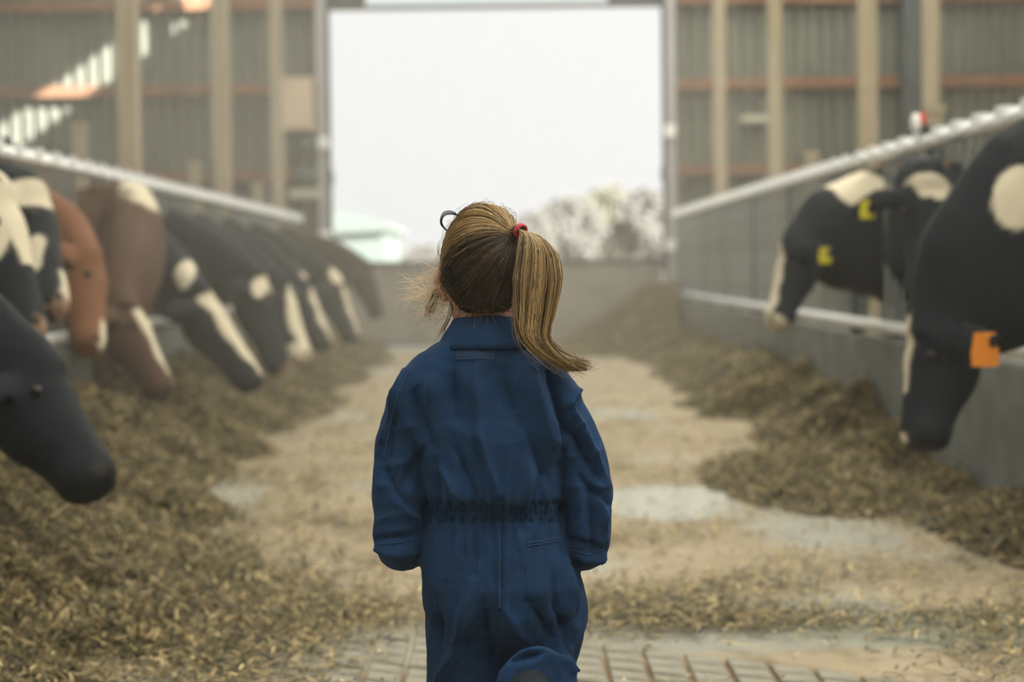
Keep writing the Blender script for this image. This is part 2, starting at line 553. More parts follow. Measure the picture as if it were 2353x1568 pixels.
# half gate that closes the lower part of the doorway
g = empty('low_gate', (0, YE - 0.02, 0))
tag(g, 'grey sheeted half gate across the bottom of the bright doorway', 'gate')
MB().box(DX0 + 0.01, DX1 - 0.01, 0.0, 0.02, 0.04, 1.06).build('sheet', M['gate'], g)
MB().loft([(DX0, 0, 1.08), (DX1, 0, 1.08)], [0.026, 0.026], 10).build('top_rail', M['dark_steel'], g, smooth=True)
MB().loft([(DX0, 0, 0.05), (DX1, 0, 0.05)], [0.022, 0.022], 10).build('bottom_rail', M['dark_steel'], g, smooth=True)
for x in (-1.05, 0.0, 1.05):
    MB().box(x - 0.02, x + 0.02, -0.025, 0.0, 0.05, 1.07).build('upright', M['gate'], g)

# side walls low, open above; front wall behind the camera; roof with rooflights and an open ridge
for nm, x, s in (('wall_left', -HALF, 'left'), ('wall_right', HALF, 'right')):
    o = MB().box(x - 0.1, x + 0.1, YF, YE, 0, 1.1).build(nm, M['block'])
    tag(o, 'low block wall along the %s side of the barn' % s, 'wall', kind='structure')
o = MB().box(-HALF, HALF, YF - 0.1, YF, 0, 7.0).build('wall_front', M['block'])
tag(o, 'block wall at the near end of the barn behind the viewer', 'wall', kind='structure')
roof = empty('ceiling', (0, 0, 0))
tag(roof, 'pitched barn roof with translucent sheets and an open ridge', 'roof', kind='structure')
SLOT = {-1: -0.03, 1: 0.46}


def roof_quad(s, xa, xb2, y0, y1, name, mt):
    za = RIDGE - (RIDGE - EAVE) * xa / HALF
    zb2 = RIDGE - (RIDGE - EAVE) * xb2 / HALF
    m_ = MB()
    m_.v = [(s * xa, y0, za), (s * xb2, y0, zb2), (s * xb2, y1, zb2), (s * xa, y1, za)]
    m_.v += [(a, b, c + 0.03) for a, b, c in m_.v]
    m_.f = [(0, 1, 2, 3), (7, 6, 5, 4), (0, 4, 5, 1), (1, 5, 6, 2), (2, 6, 7, 3), (3, 7, 4, 0)]
    if name == 'rooflight':
        m_.v = m_.v[:4]; m_.f = m_.f[:1]
    return m_.build(name, mt, roof)


for s in (-1, 1):
    roof_quad(s, SLOT[s], 0.9, YF, YE, 'roof_sheet', M['sheet'])
    roof_quad(s, 6.2, HALF + 0.3, YF, YE, 'roof_sheet', M['sheet'])
    roof_quad(s, 0.9, 6.2, YF, -3.6, 'roof_sheet', M['sheet'])
    y = -3.6
    k = 0
    while y < YE - 0.1:
        y2 = min(y + (1.3 if k % 2 else 2.4), YE)
        roof_quad(s, 0.9, 6.2, y, y2, 'roof_sheet' if k % 2 else 'rooflight', M['sheet'] if k % 2 else M['rooflight'])
        y = y2
        k += 1

# timber posts along the alley
XP = 2.66


def column(x, y, w, label, group='timber posts behind the feed fences', m_='timber', zt=6.4):
    t_ = empty('barn_post', (x, y, 0))
    tag(t_, label, 'post', group)
    MB().box(-w / 2, w / 2, -w / 2, w / 2, 0, zt).build('shaft', M[m_], t_)
    MB().box(-w / 2 - 0.05, w / 2 + 0.05, -w / 2 - 0.05, w / 2 + 0.05, 0, 0.35).build('footing', M['concrete'], t_)
    return t_


column(-XP, 14.4, 0.14, 'nearest and thickest timber post rising behind the left feed fence')
column(-XP, 19.2, 0.15, 'middle timber post of three behind the left feed fence')
column(-XP, 24.0, 0.14, 'farthest timber post behind the left fence, beside the cream board')
column(XP, 14.4, 0.125, 'nearest of three timber posts in line behind the right feed fence')
column(XP, 19.2, 0.13, 'middle timber post of three in line behind the right feed fence')
column(XP, 24.0, 0.14, 'farthest timber post in line behind the right fence, next to the door jamb')
column(4.16, 19.2, 0.14, 'timber post standing off to the right, beside the dark upright', zt=5.7)
c = column(5.18, 24.9, 0.3, 'broad dark upright standing in for a dark gap in the end wall at right', None, 'dark_steel', zt=5.3)  # added dark upright where the end wall has a dark gap

# short stall posts behind the fences
for px, py, D, lab in ((182, 288, 17.0, 'short pale stall post left of the nearest left barn post'),
                       (446, 375, 20.5, 'short pale stall post between the two nearer left barn posts'),
                       (592, 425, 23.4, 'short stall post just left of the farthest left barn post'),
                       (1866, 355, 18.0, 'short pale stall post between the two nearer right barn posts'),
                       (2146, 250, 13.5, 'short yellowish stall post beneath the red and white marker')):
    q = at(px, py, D)
    t_ = empty('stall_post', (q.x, q.y, 0))
    tag(t_, lab, 'post', 'short stall posts')
    MB().box(-0.05, 0.05, -0.05, 0.05, 0, q.z).build('shaft', M['timber'], t_)
    MB().box(-0.06, 0.06, -0.06, 0.06, q.z - 0.03, q.z + 0.02).build('cap', M['timber'], t_)

# wall-mounted things by the doorway
b_ = empty('wall_cabinet', (-2.47, YE - 0.2, 2.78))
tag(b_, 'cream board cabinet on the end wall left of the doorway', 'cabinet')
MB().box(-0.26, 0.13, -0.08, 0.06, 0.0, 0.62).build('door_panel', M['board'], b_)
MB().box(-0.28, 0.15, 0.0, 0.1, -0.03, 0.65).build('case', M['board'], b_)
u_ = empty('motor_unit', (-2.46, YE - 0.25, 2.05))
tag(u_, 'dark drive motor below the cream cabinet by the doorway', 'motor')
MB().loft([(-0.1, 0, 0.13), (0.16, 0, 0.13)], [0.12, 0.12], 14).build('housing', M['dark_unit'], u_, smooth=True)
MB().loft([(0.05, 0, 0.42), (0.05, 0.001, 0.62)], [0.11, 0.09], 14).build('gearbox', M['dark_unit'], u_, smooth=True)
MB().box(-0.16, 0.2, -0.08, 0.2, -0.14, -0.02).build('shelf_bracket', M['pale_plate'], u_)
q = at(1740, 271, YE - 0.2)
pl_ = empty('strip_lamp', (q.x, q.y, q.z))
tag(pl_, 'small pale strip lamp on the end wall right of the doorway', 'lamp')
MB().box(-0.2, 0.2, -0.04, 0.02, -0.05, 0.03).build('housing', M['pale_plate'], pl_)
MB().box(-0.18, 0.18, 0.02, 0.18, -0.02, 0.02).build('mount', M['galv_dull'], pl_)
ph = MB().loft([(0, 0, 0), (0, 0, 1.55), (0.04, 0, 1.68), (0.16, 0, 1.75), (0.3, 0, 1.7), (0.34, 0, 1.55), (0.34, 0, 0)], [0.03] * 7, 10, up=(0, 1, 0), sub=3)
tag(ph.build('guard_hoop', M['jamb'], None, (2.28, YE - 0.55, 0), True), 'bent grey pipe hoop standing right of the doorway', 'guard rail')

# ------------------------------------------------------------------ cows: poses first, so the fences leave room for the necks
# side, body y, yaw, shoulder offset from fence, poll (px,py,D), muzzle (px,py,D), coat, blaze (t0,t1,w0,w1), patches, tags, label
COWS = [
    dict(s=-1, y=6.35, off=0.05, S=1.12, poll=(70, 872, 6.1), muz=(232, 1118, 5.9), coat='cow_black', blaze=None, patches=[], tags=[],
         label='nearest black cow on the left, head down in the hay heap'),
    dict(s=-1, y=7.9, off=0.12, poll=(-15, 470, 7.7), muz=(75, 775, 7.35), coat='cow_black', blaze=(-0.1, 0.55, 0.10, 0.05), patches=[(5, 505, 7.6, 42, 85)], tags=[],
         pink=True, label='black cow at the left edge with a cream forehead and pink nose'),
    dict(s=-1, y=9.3, off=0.10, poll=(72, 465, 9.0), muz=(128, 715, 8.6), coat='cow_black', blaze=(0.72, 0.95, 0.035, 0.05), patches=[(75, 450, 9.0, 62, 40), (88, 590, 8.8, 26, 45)], tags=[('yellow', 1)],
         pink=True, label='black and white cow with a white poll and yellow ear tag, left edge'),
    dict(s=-1, y=10.55, off=0.05, poll=(205, 612, 9.9), muz=(212, 805, 9.55), coat='cow_brown', blaze=(0.72, 1.0, 0.03, 0.05), patches=[], tags=[('yellow', 1)], ear_drop=0.5,
         label='red-brown cow with a pale nose and yellow tag, next to the white-polled cow'),
    dict(s=-1, y=11.9, off=-0.25, neck=1.15, poll=(288, 715, 11.0), muz=(380, 905, 10.8), coat='cow_midbrown', blaze=(0.1, 0.85, 0.085, 0.02), patches=[(352, 448, 11.9, 70, 50)], tags=[('orange', -1)],
         label='brown cow with a cream patch on its neck crest and a broad white blaze'),
    dict(s=-1, y=13.3, off=0.1, poll=(455, 690, 12.0), muz=(590, 885, 11.8), coat='cow_black', blaze=(0.05, 0.95, 0.11, 0.035), patches=[(425, 635, 12.0, 26, 40)], tags=[],
         label='black cow with a long white blaze widening between the eyes, head down'),
    dict(s=-1, y=14.95, off=0.1, poll=(585, 650, 13.6), muz=(650, 855, 13.4), coat='cow_black', blaze=(0.0, 0.18, 0.06, 0.03), patches=[(600, 655, 13.6, 26, 35)], tags=[],
         pink=True, label='black cow with a pinkish muzzle behind the long-blazed cow'),
    dict(s=-1, y=16.3, off=0.1, poll=(640, 665, 15.2), muz=(700, 830, 15.0), coat='cow_black', blaze=(0.02, 1.02, 0.06, 0.07), patches=[(700, 815, 15.0, 42, 34), (680, 720, 15.1, 20, 60)], tags=[],
         label='black cow with a white blaze and white muzzle, feeding mid-row'),
    dict(s=-1, y=18.0, off=0.1, poll=(690, 665, 17.3), muz=(752, 800, 17.1), coat='cow_black', blaze=(0.1, 0.95, 0.08, 0.04), patches=[(706, 627, 17.4, 14, 14)], tags=[],
         label='black cow with a narrow slanting blaze and a white neck spot'),
    dict(s=-1, y=19.9, off=0.1, poll=(765, 655, 19.3), muz=(815, 785, 19.1), coat='cow_black', blaze=(0.1, 0.95, 0.07, 0.04), patches=[(778, 630, 19.3, 24, 22)], tags=[],
         label='black cow with a white patch behind the ears near the far end'),
    dict(s=-1, y=22.4, off=0.0, poll=(838, 625, 21.8), muz=(872, 730, 21.7), coat='cow_darkbrown', blaze=None, patches=[], tags=[],
         label='brown cow farthest along the left row beside the doorway'),
    dict(s=1, y=11.4, off=0.0, neck=1.15, poll=(1828, 575, 11.1), muz=(1778, 750, 10.9), coat='cow_black', blaze=(-0.05, 1.05, 0.075, 0.05), patches=[(1962, 430, 11.3, 80, 56), (1775, 752, 10.9, 40, 34)], tags=[('yellow', -1)],
         label='black cow in profile with white crest, white blaze and white muzzle, right row'),
    dict(s=1, y=9.5, off=-0.12, poll=(2135, 432, 9.3), muz=(2122, 690, 9.05), coat='cow_black', blaze=(-0.02, 0.17, 0.10, 0.05), patches=[], tags=[('yellow', -1), ('yellow', 1)], front=True,
         label='black cow facing the viewer with a white forehead star and two yellow tags'),
    dict(s=1, y=7.25, off=-0.12, neck=1.2, S=1.06, poll=(2142, 775, 7.1), muz=(2108, 1028, 6.95), coat='cow_black', blaze=(-0.1, 0.55, 0.07, 0.02), patches=[(2340, 452, 7.0, 58, 72), (2072, 1012, 6.9, 24, 16)], tags=[('orange', -1)], tag_size=1.35,
         label='nearest black cow on the right, head straight down with an orange tag'),
]
for c in COWS:
    s = -c['s']                                   # forward direction in x
    yaw = math.radians(c.get('yaw', 0))
    c['rz'] = (0 if s > 0 else math.pi) + yaw
    fx = XL if c['s'] < 0 else XR
    c['root'] = Vector((fx - s * (0.36 + c['off']), c['y'], 0))

# ------------------------------------------------------------------ feed fences and kerbs
for s, fx, side in ((-1, XL, 'left'), (1, XR, 'right')):
    kb = MB().box(*sorted((fx, fx + s * 0.16)), 2.0, YE - 0.6, 0, 0.60).build('kerb_wall_%s' % ('west' if s < 0 else 'east'), M['concrete'])
    tag(kb, 'low concrete kerb under the %s feed fence' % side, 'kerb', kind='structure')
    fz = 1.638
    fe = empty('feed_fence', (fx + s * 0.06, 0, 0))
    tag(fe, 'galvanised headlock feed fence along the %s side of the alley' % side, 'fence', 'feed fences')
    MB().loft([(0, 2.0, fz), (0, YE - 0.6, fz)], [0.036, 0.036], 10).build('top_rail', M['galv'], fe, smooth=True)
    MB().loft([(0, 2.0, 0.672), (0, YE - 0.6, 0.672)], [0.034, 0.034], 10).build('lower_rail', M['galv'], fe, smooth=True)
    bar = MB().loft([(0, 0, 0.68), (0, 0, fz)], [0.013, 0.013], 8).mesh('bar'); bar.materials.append(M['galv_dull'])
    cl = MB().box(-0.048, 0.048, -0.05, 0.05, -0.02, 0.055).mesh('clamp'); cl.materials.append(M['galv'])
    post = MB().box(-0.04, 0.04, -0.04, 0.04, 0.6, 1.72).mesh('post'); post.materials.append(M['dark_steel'])
    rows = [c for c in COWS if c['s'] == s]
    y = 4.2
    i = 0
    while y < YE - 0.8:
        yn = y
        if not any(abs(yn - c['y'] - math.tan(math.radians(c.get('yaw', 0))) * 0.4 * -s) < 0.23 for c in rows):
            o = bpy.data.objects.new('bar', bar); COL.objects.link(o); o.parent = fe; o.location = (0, y, 0)
        if i % 2 == 0:
            o = bpy.data.objects.new('clamp', cl); COL.objects.link(o); o.parent = fe; o.location = (0, y + 0.05, fz)
        y += 0.21
        i += 1
    for y in (6.05, 8.05, 10.03, 12.2, 14.9, 17.0, 19.0, 21.0, 23.4):
        if not any(abs(y - c['y']) < 0.3 for c in rows):
            o = bpy.data.objects.new('post', post); COL.objects.link(o); o.parent = fe; o.location = (s * 0.03, y, 0)

q = at(2110, 282, 10.03)
mk = empty('fence_marker', (q.x, q.y, q.z))
tag(mk, 'small red and white marker on the dark post of the right fence', 'marker')
MB().ball((-0.012, 0, 0), (0.028, 0.02, 0.05)).build('white_face', M['white'], mk, smooth=True)
MB().ball((0.022, 0.01, 0.015), (0.024, 0.02, 0.036)).build('red_face', M['red'], mk, smooth=True)
MB().loft([(0.02, 0.01, -0.02), (0.03, 0.0, -q.z + 1.7)], [0.014, 0.02], 8).build('stem', M['dark_steel'], mk, smooth=True)


# ------------------------------------------------------------------ cow builder
def build_cow(c):
    root = empty('cow', c['root'], c['rz'])
    tag(root, c['label'], 'cow', 'cows feeding along the alley')
    inv = Matrix.Rotation(-c['rz'], 4, 'Z') @ Matrix.Translation(-c['root'])
    P = inv @ at(*c['poll']); Mz = inv @ at(*c['muz'])
    b = MB()
    K = 1.09
    tr = [(-1.62, 1.22, .10, .12), (-1.5, 1.15, .22, .26), (-1.2, 1.06, .27, .33), (-.8, 1.0, .31, .38), (-.4, 1.0, .31, .39), (0, 1.02, .27, .38), (.22, 1.05, .2, .32), (.34, 1.06, .13, .22)]
    b.loft([(x * K, 0, z * K) for x, z, _, _ in tr], [(w * K, h * K) for _, _, w, h in tr], 18, sub=2)
    ax = (Mz - P); L = ax.length; ax.normalize()
    fwd, up = Vector((1, 0, 0)), Vector((0, 0, 1))
    if c.get('front'):
        fwd = Vector((0, 1, 0)) if c['s'] > 0 else Vector((0, -1, 0))
    n = up * ax.dot(fwd) - fwd * ax.dot(up)
    n = (n - ax * n.dot(ax))
    n = n.normalized() if n.length > 0.05 else up
    lat = ax.cross(n).normalized()
    S = L / 0.52
    S = c.get('S', min(max(S, 0.9), 1.12))
    NK = c.get('neck', 1.0)
    # neck
    n0 = Vector((0.02, 0, 1.17)); n1 = Vector((0.30, 0, 1.2))
    Pb = P - n * 0.04
    mid = n1.lerp(Pb, 0.55) + Vector((0.02, 0, 0.03))
    b.loft([n0, n1, mid, Pb, Pb + ax * 0.1], [(.2, .36), (.18 * NK, .33 * NK), (.15 * NK, .265 * NK), (.115, .175), (.08, .1)], 16, sub=4)
    hd = [(-.07, .06, .06, -.03), (0, .105, .10, -.03), (.12, .122, .122, -.035), (.24, .118, .135, -.045), (.38, .098, .124, -.042), (.55, .080, .104, -.03), (.75, .074, .090, -.022), (.88, .088, .088, -.022), (.97, .082, .075, -.024), (1.01, .055, .05, -.026)]
    b.loft([P + ax * (L * t) + n * o * S for t, _, _, o in hd], [(w * S, d * S) for _, w, d, _ in hd], 16, up=n, sub=2)
    ears = []
    for e in (-1, 1):
        e0 = P + ax * 0.05 + lat * (0.085 * e * S) - n * 0.02
        back = -n * 0.10 + Vector((0, 0, -0.03))
        e1 = e0 + lat * (0.11 * e * S) + back * 0.4
        e2 = e0 + lat * (0.22 * e * S) + back * 1.3
        b.loft([e0, e1, e2], [(.034, .022), (.072, .024), (.026, .018)], 10, up=n, sub=3)
        ears.append((e0, e1, e2))
    for sy in (-1, 1):
        b.loft([(.08, sy * .15, .95), (.1, sy * .16, .66), (.12, sy * .16, .44), (.1, sy * .16, .25), (.1, sy * .16, .11), (.13, sy * .16, .012)], [(.10, .13), (.08, .09), (.062, .064), (.042, .045), (.05, .055), (.06, .075)], 12, up=(1, 0, 0), sub=2)
        b.loft([(-1.25, sy * .17, 1.05), (-1.22, sy * .19, .78), (-1.42, sy * .19, .5), (-1.4, sy * .19, .28), (-1.38, sy * .19, .11), (-1.34, sy * .19, .012)], [(.14, .25), (.11, .17), (.055, .075), (.042, .05), (.05, .055), (.06, .075)], 12, up=(1, 0, 0), sub=2)
    b.ball((-1.05, 0, .62), (.2, .17, .17))
    b.loft([(-1.64, 0, 1.36), (-1.73, 0, 1.15), (-1.73, 0, .75), (-1.72, 0, .42)], [.04, .03, .025, .045], 8, up=(1, 0, 0), sub=2)
    me = b.remesh('cow_body', 0.017, 5)
    v = verts_np(me)
    # coat pattern
    white = np.zeros(len(v))
    d = v - np.array(P)
    t = d @ np.array(ax) / L
    sl = d @ np.array(lat) / S
    fr = d @ np.array(n) / S
    wob = 0.012 * snoise(v[:, 0] + v[:, 1], v[:, 2], 16, c['y'])
    head = (np.abs(sl) < 0.17) & (np.abs(fr + 0.03) < 0.19)
    if c['blaze']:
        t0, t1, w0, w1 = c['blaze']
        u = np.clip((t - t0) / (t1 - t0), 0, 1)
        w = w0 + (w1 - w0) * u + wob
        k = head & (t > t0) & (t < t1) & (fr > -0.01)
        white = np.where(k, np.clip((w - np.abs(sl)) / 0.012 + 0.5, 0, 1), white)
    for px, py, D, rx, ry in c['patches']:
        cc = inv @ at(px, py, D)
        m_ = F / D
        rr = np.array((rx / m_, ry / m_))
        # camera-side direction runs along the alley: the patch wraps round the neck
        R3 = np.array(Matrix.Rotation(c['rz'], 3, 'Z'))
        dw = (v - np.array(cc)) @ R3.T
        q2 = np.sqrt((dw[:, 0] / rr[0]) ** 2 + (dw[:, 2] / rr[1]) ** 2 + (dw[:, 1] / 0.3) ** 2) + wob * 11 + 0.26 * snoise(v[:, 0] - v[:, 1], v[:, 2] + v[:, 1], 8, c['y'] * 2)
        white = np.maximum(white, np.clip((1 - q2) / 0.12 + 0.5, 0, 1))
    # lower legs and belly of the piebald cows
    if c['coat'] != 'cow_brown':
        white = np.maximum(white, np.clip((0.3 - v[:, 2] + wob * 3) / 0.05, 0, 1) * 0.9 * (v[:, 0] < 0.4) * (np.abs(t) > 1.3))
    body_n = snoise(v[:, 0] * 1.1, v[:, 2] + v[:, 1], 4.0, c['y'] * 3.1)
    white = np.maximum(white, np.clip((body_n - 0.62) / 0.05, 0, 1) * (v[:, 0] < -0.15))
    pink = np.zeros(len(v))
    if c.get('pink'):
        pink = 0.7 * np.clip((t - 0.9) / 0.06, 0, 1) * head * (fr > -0.02) * (np.abs(sl) < 0.055)
    dark = np.zeros(len(v))
    for e in (-1, 1):
        nc = np.array(P + ax * (L * .95) + lat * (0.042 * e * S) + n * 0.03 * S)
        dark = np.maximum(dark, np.clip((0.022 * S - np.linalg.norm(v - nc, axis=1)) / 0.008 + 0.5, 0, 1))
    hoof = np.clip((0.09 - v[:, 2]) / 0.02, 0, 1) * (v[:, 0] < 0.4)
    dark = np.maximum(dark, hoof)
    color_attr(me, 'coat', np.stack([white, pink, dark, np.ones(len(v))], 1))
    link('body', me, M[c['coat']], root)
    for e in (-1, 1):
        MB().ball(P + ax * (L * .27) + lat * (0.104 * e * S) + n * 0.022 * S, 0.017 * S, 10).build('eye', M['eye'], root, smooth=True)
    for colr, e in c['tags']:
        e0, e1, e2 = ears[0 if e < 0 else 1]
        # the side of the plate that faces outwards hangs below the ear
        p = e1.lerp(e2, 0.45) + n * 0.03 if c.get('front') else e1.lerp(e2, 0.6) + lat * (0.028 * e) + n * 0.01
        q1 = MB()
        TS = c.get('tag_size', 1.0)
        dn = Vector((0, 0, -1)) * 0.075 * TS
        q1.loft([p - dn * 0.15, p + dn * 0.35, p + dn * 0.5, p + dn], [(.028 * TS, .006), (.034 * TS, .006), (.037 * TS, .006), (.035 * TS, .006)], 10, up=n if c.get('front') else lat)
        q1.ball(p, 0.012, 8)
        tg = q1.build('ear_tag', M[colr], root)
        tg['label'] = '%s ear tag' % colr
    return root


for c in COWS:
    build_cow(c)


# ------------------------------------------------------------------ hay along both fences
def bell(x, y, cx, cy_, rx, ry):
    return np.exp(-((x - cx) / rx) ** 2 - ((y - cy_) / ry) ** 2)


def sm(a):
    a = np.clip(a, 0, 1)
    return a * a * (3 - 2 * a)


def h_left(x, y):
    edge = -1.2 - 0.15 * snoise(x * 0, y, 1.1, 3) + 0.12 * snoise(x, y, 2.7, 5)
    w = sm((edge - x) / 0.9)
    h = 0.36 * w * (1 + 0.35 * snoise(x, y, 3.1, 1)) + 0.03 * w * snoise(x, y, 9, 2)
    near = bell(x, y, -1.95, 5.9, 0.68, 1.5)
    h = h + 0.30 * near * (1 + 0.15 * snoise(x, y, 6, 8)) + 0.035 * near * snoise(x, y, 14, 12) - 0.06 * bell(x, y, -1.3, 6.1, 0.16, 0.25) - 0.07 * bell(x, y, -1.05, 5.2, 0.13, 0.14) - 0.05 * bell(x, y, -0.95, 4.85, 0.1, 0.12)
    return h * sm((y - 2.7) / 1.6) - 0.012


def h_right(x, y):
    edge = 1.35 + 0.55 * sm((11.5 - y) / 3.2) + 0.15 * snoise(x * 0, y, 0.9, 4) + 0.12 * snoise(x, y, 2.9, 6)
    w = sm((x - edge) / 0.8)
    h = 0.30 * w * (1 + 0.4 * snoise(x, y, 3.4, 7)) + 0.03 * w * snoise(x, y, 10, 3)
    h = h + 0.12 * bell(x, y, 2.1, 7.4, 0.3, 0.8) + 0.65 * bell(x, y, 1.75, 23.9, 0.8, 1.0) + 0.10 * bell(x, y, 1.45, 9.5, 0.35, 1.0)
    return h * sm((y - 2.7) / 1.6) - 0.012


def hay_bed(name, fn, x0, x1, y0, y1, label):
    xs = np.arange(x0, x1 + 1e-6, 0.035)
    ys = [y0]
    while ys[-1] < y1:
        ys.append(ys[-1] + 0.008 * ys[-1])
    ys[-1] = y1
    ys = np.array(ys)
    X, Y = np.meshgrid(xs, ys)
    Z = fn(X, Y)
    Z = Z + 0.008 * snoise(X, Y, 31, 4) * (Z > 0) + 0.006 * snoise(X + 3, Y, 57, 2) * (Z > 0)
    v = np.stack([X, Y, Z], -1).reshape(-1, 3)
    nx, ny = len(xs), len(ys)
    i = (np.arange(ny - 1)[:, None] * nx + np.arange(nx - 1)[None, :]).ravel()
    f = np.stack([i, i + 1, i + 1 + nx, i + nx], 1)
    keep = v[f].max(1)[:, 2] > -0.004
    me = mesh_from_np(name, v, f[keep], 4)
    o = link(name, me, M['haybed'], smooth=True)
    tag(o, label, 'hay', kind='stuff')
    return o


bed_l = hay_bed('hay_bed', h_left, XL + 0.005, -0.3, 2.6, 24.6, 'long heaped bed of chopped hay along the left fence')
bed_r = hay_bed('hay_bed', h_right, 0.5, XR - 0.005, 2.6, 24.8, 'lumpy bed of chopped hay along the right fence')


def straws(name, n, xr, yr, zfun, dens, label, parent=None, lift=0.012, size=1.0, tilt=0.5, bright=1.0, ypow=2.2):
    """Loose stalks lying on a surface, each a bent blade of its own."""
    u = rng.random(n * 6)
    a = 1 - ypow
    y = (yr[0] ** a + u * (yr[1] ** a - yr[0] ** a)) ** (1 / a)
    x = xr[0] + rng.random(n * 6) * (xr[1] - xr[0])
    k = rng.random(n * 6) < dens(x, y)
    x, y = x[k][:n], y[k][:n]
    n = len(x)
    z = zfun(x, y) + rng.random(n) * lift
    az = rng.random(n) * 2 * math.pi
    el = rng.normal(0, tilt * 0.6, n)
    far = 1 + 0.05 * np.maximum(y - 6, 0)
    ln = (0.016 + 0.05 * rng.random(n) ** 2.2 + 0.07 * (rng.random(n) < 0.06)) * size
    wd = (0.0016 + 0.0028 * rng.random(n)) * size * far
    dx = np.stack([np.cos(az) * np.cos(el), np.sin(az) * np.cos(el), np.sin(el)], 1)
    sd = np.stack([-np.sin(az), np.cos(az), 0.5 * (rng.random(n) - 0.5)], 1)
    c = np.stack([x, y, z], 1)
    bend = np.stack([np.zeros(n), np.zeros(n), (rng.random(n) - 0.4) * 0.25 * ln], 1)
    pts = [c - dx * ln[:, None] / 2, c + bend, c + dx * ln[:, None] / 2]
    V = np.empty((n, 6, 3))
    for j, p in enumerate(pts):
        w = wd[:, None] * (1.0, 1.15, 0.5)[j]
        V[:, 2 * j] = p - sd * w; V[:, 2 * j + 1] = p + sd * w
    i = np.arange(n)[:, None] * 6
    f = np.concatenate([i + np.array([[0, 1, 3, 2]]), i + np.array([[2, 3, 5, 4]])], 0)
    V = V.reshape(-1, 3)
    me = mesh_from_np(name, V, f, 4)
    pal = np.array([(.38, .285, .135), (.25, .195, .095), (.145, .118, .06), (.08, .074, .038), (.58, .46, .25), (.045, .046, .03)])
    ci = rng.choice(6, n, p=[.17, .21, .21, .19, .08, .14])
    tint = pal[ci] * (0.75 + 0.5 * rng.random((n, 1))) * bright
    t6 = np.repeat(tint, 6, 0)
    color_attr(me, 'tint', np.concatenate([t6, np.ones((len(t6), 1))], 1))
    o = link(name, me, M['straw'], parent)
    if parent is None:
        tag(o, label, 'hay', kind='stuff')
    else:
        o['kind'] = 'stuff'
    return o


zero = lambda x, y: x * 0 + 0.002
straws('loose_stalks', 95000, (XL + 0.03, -0.3), (3.0, 9.0), h_left, lambda x, y: np.clip(h_left(x, y) / 0.05 + 0.15, 0, 1), '', bed_l, lift=0.035, tilt=0.7)
straws('loose_stalks', 45000, (XL + 0.03, -0.3), (8.0, 24.4), h_left, lambda x, y: np.clip(h_left(x, y) / 0.06 + 0.12, 0, 1), '', bed_l, lift=0.03, size=1.5, tilt=0.5)
straws('loose_stalks', 50000, (0.5, XR - 0.03), (3.2, 24.4), h_right, lambda x, y: np.clip(h_right(x, y) / 0.05 + 0.05, 0, 1), '', bed_r, lift=0.03, size=1.3, tilt=0.6)


def d_floor(x, y):
    d = 0.05 + 0.30 * np.clip(snoise(x, y, 2.3, 9) - 0.1, 0, 1) + 0.10 * sm((-x - 0.2) / 0.8)
    d += 0.95 * bell(x, y, 0.42, 5.9, 0.33, 0.26) + 0.5 * bell(x, y, 0.75, 5.75, 0.3, 0.14)
    d += 0.8 * bell(x, y, -0.75, 5.9, 0.32, 0.7) + 0.35 * bell(x, y, 1.5, 5.7, 0.5, 0.25)
    bare = bell(x, y, -0.15, 5.15, 0.22, 0.5) + bell(x, y, 0.55, 5.1, 0.6, 0.30)
    return np.clip(d * (1 - np.clip(bare * 1.3, 0, 0.95)), 0, 1)


straws('scattered_chaff', 70000, (-2.0, 2.0), (3.2, 24.0), lambda x, y: x * 0 + 0.014, d_floor, 'thin scatter of chaff and short straw over the alley floor', lift=0.02, tilt=0.35, bright=1.15)
q = at(2130, 1238, 8.05)
st = empty('wood_scrap', (q.x, 7.8, 0.0))
tag(st, 'short dark stick lying flat on the bare floor at right', 'stick')
MB().loft([(-0.075, 0, 0.016), (0.0, 0.006, 0.018), (0.08, -0.004, 0.015)], [(.012, .014), (.014, .016), (.010, .012)], 8, sub=2).build('wood', M['dark_unit'], st)

# ------------------------------------------------------------------ the child
def G(px, py, dy=0.0):
    return at(px, py, DG + dy)


PXM = F / DG
girl_o = G(1140, 1500)
GX, GY = girl_o.x, DG


def ring(py, xl, xr, hd, dy=0.0, n=40, sup=2.5, shrink=0.0):
    a, b = G(xl, py, dy), G(xr, py, dy)
    c = (a + b) / 2
    hw = (b - a).length / 2 - shrink
    ux = (b - a).normalized()
    out = []
    for k in range(n):
        t = 2 * math.pi * k / n
        ct, st_ = math.cos(t), math.sin(t)
        ct = math.copysign(abs(ct) ** (2 / sup), ct); st_ = math.copysign(abs(st_) ** (2 / sup), st_)
        out.append(c + ux * (hw * ct) + Vector((0, (hd - shrink) * st_, 0)))
    return out


TORSO = [(752, 1062, 1176, .045, 0), (782, 1015, 1220, .056, 0), (812, 965, 1268, .066, 0), (845, 931, 1298, .074, 0), (880, 903, 1322, .080, 0), (915, 886, 1338, .082, 0), (955, 884, 1344, .082, 0), (1000, 925, 1312, .092, 0), (1045, 958, 1290, .101, 0), (1100, 968, 1286, .106, 0), (1138, 974, 1286, .100, 0), (1162, 980, 1285, .084, 0), (1182, 983, 1287, .077, 0), (1203, 977, 1293, .084, 0), (1265, 966, 1305, .106, 0), (1340, 968, 1322, .114, -.01), (1400, 976, 1325, .108, -.01), (1450, 1005, 1300, .085, 0), (1480, 1045, 1270, .05, 0)]
ARM_L = [(985, 915, 0, .030), (948, 945, 0, .040), (922, 1010, -.005, .044), (914, 1100, -.01, .043), (914, 1190, -.015, .0425), (916, 1248, -.01, .042), (930, 1262, .05, .040), (962, 1248, .11, .037), (1000, 1236, .17, .035)]
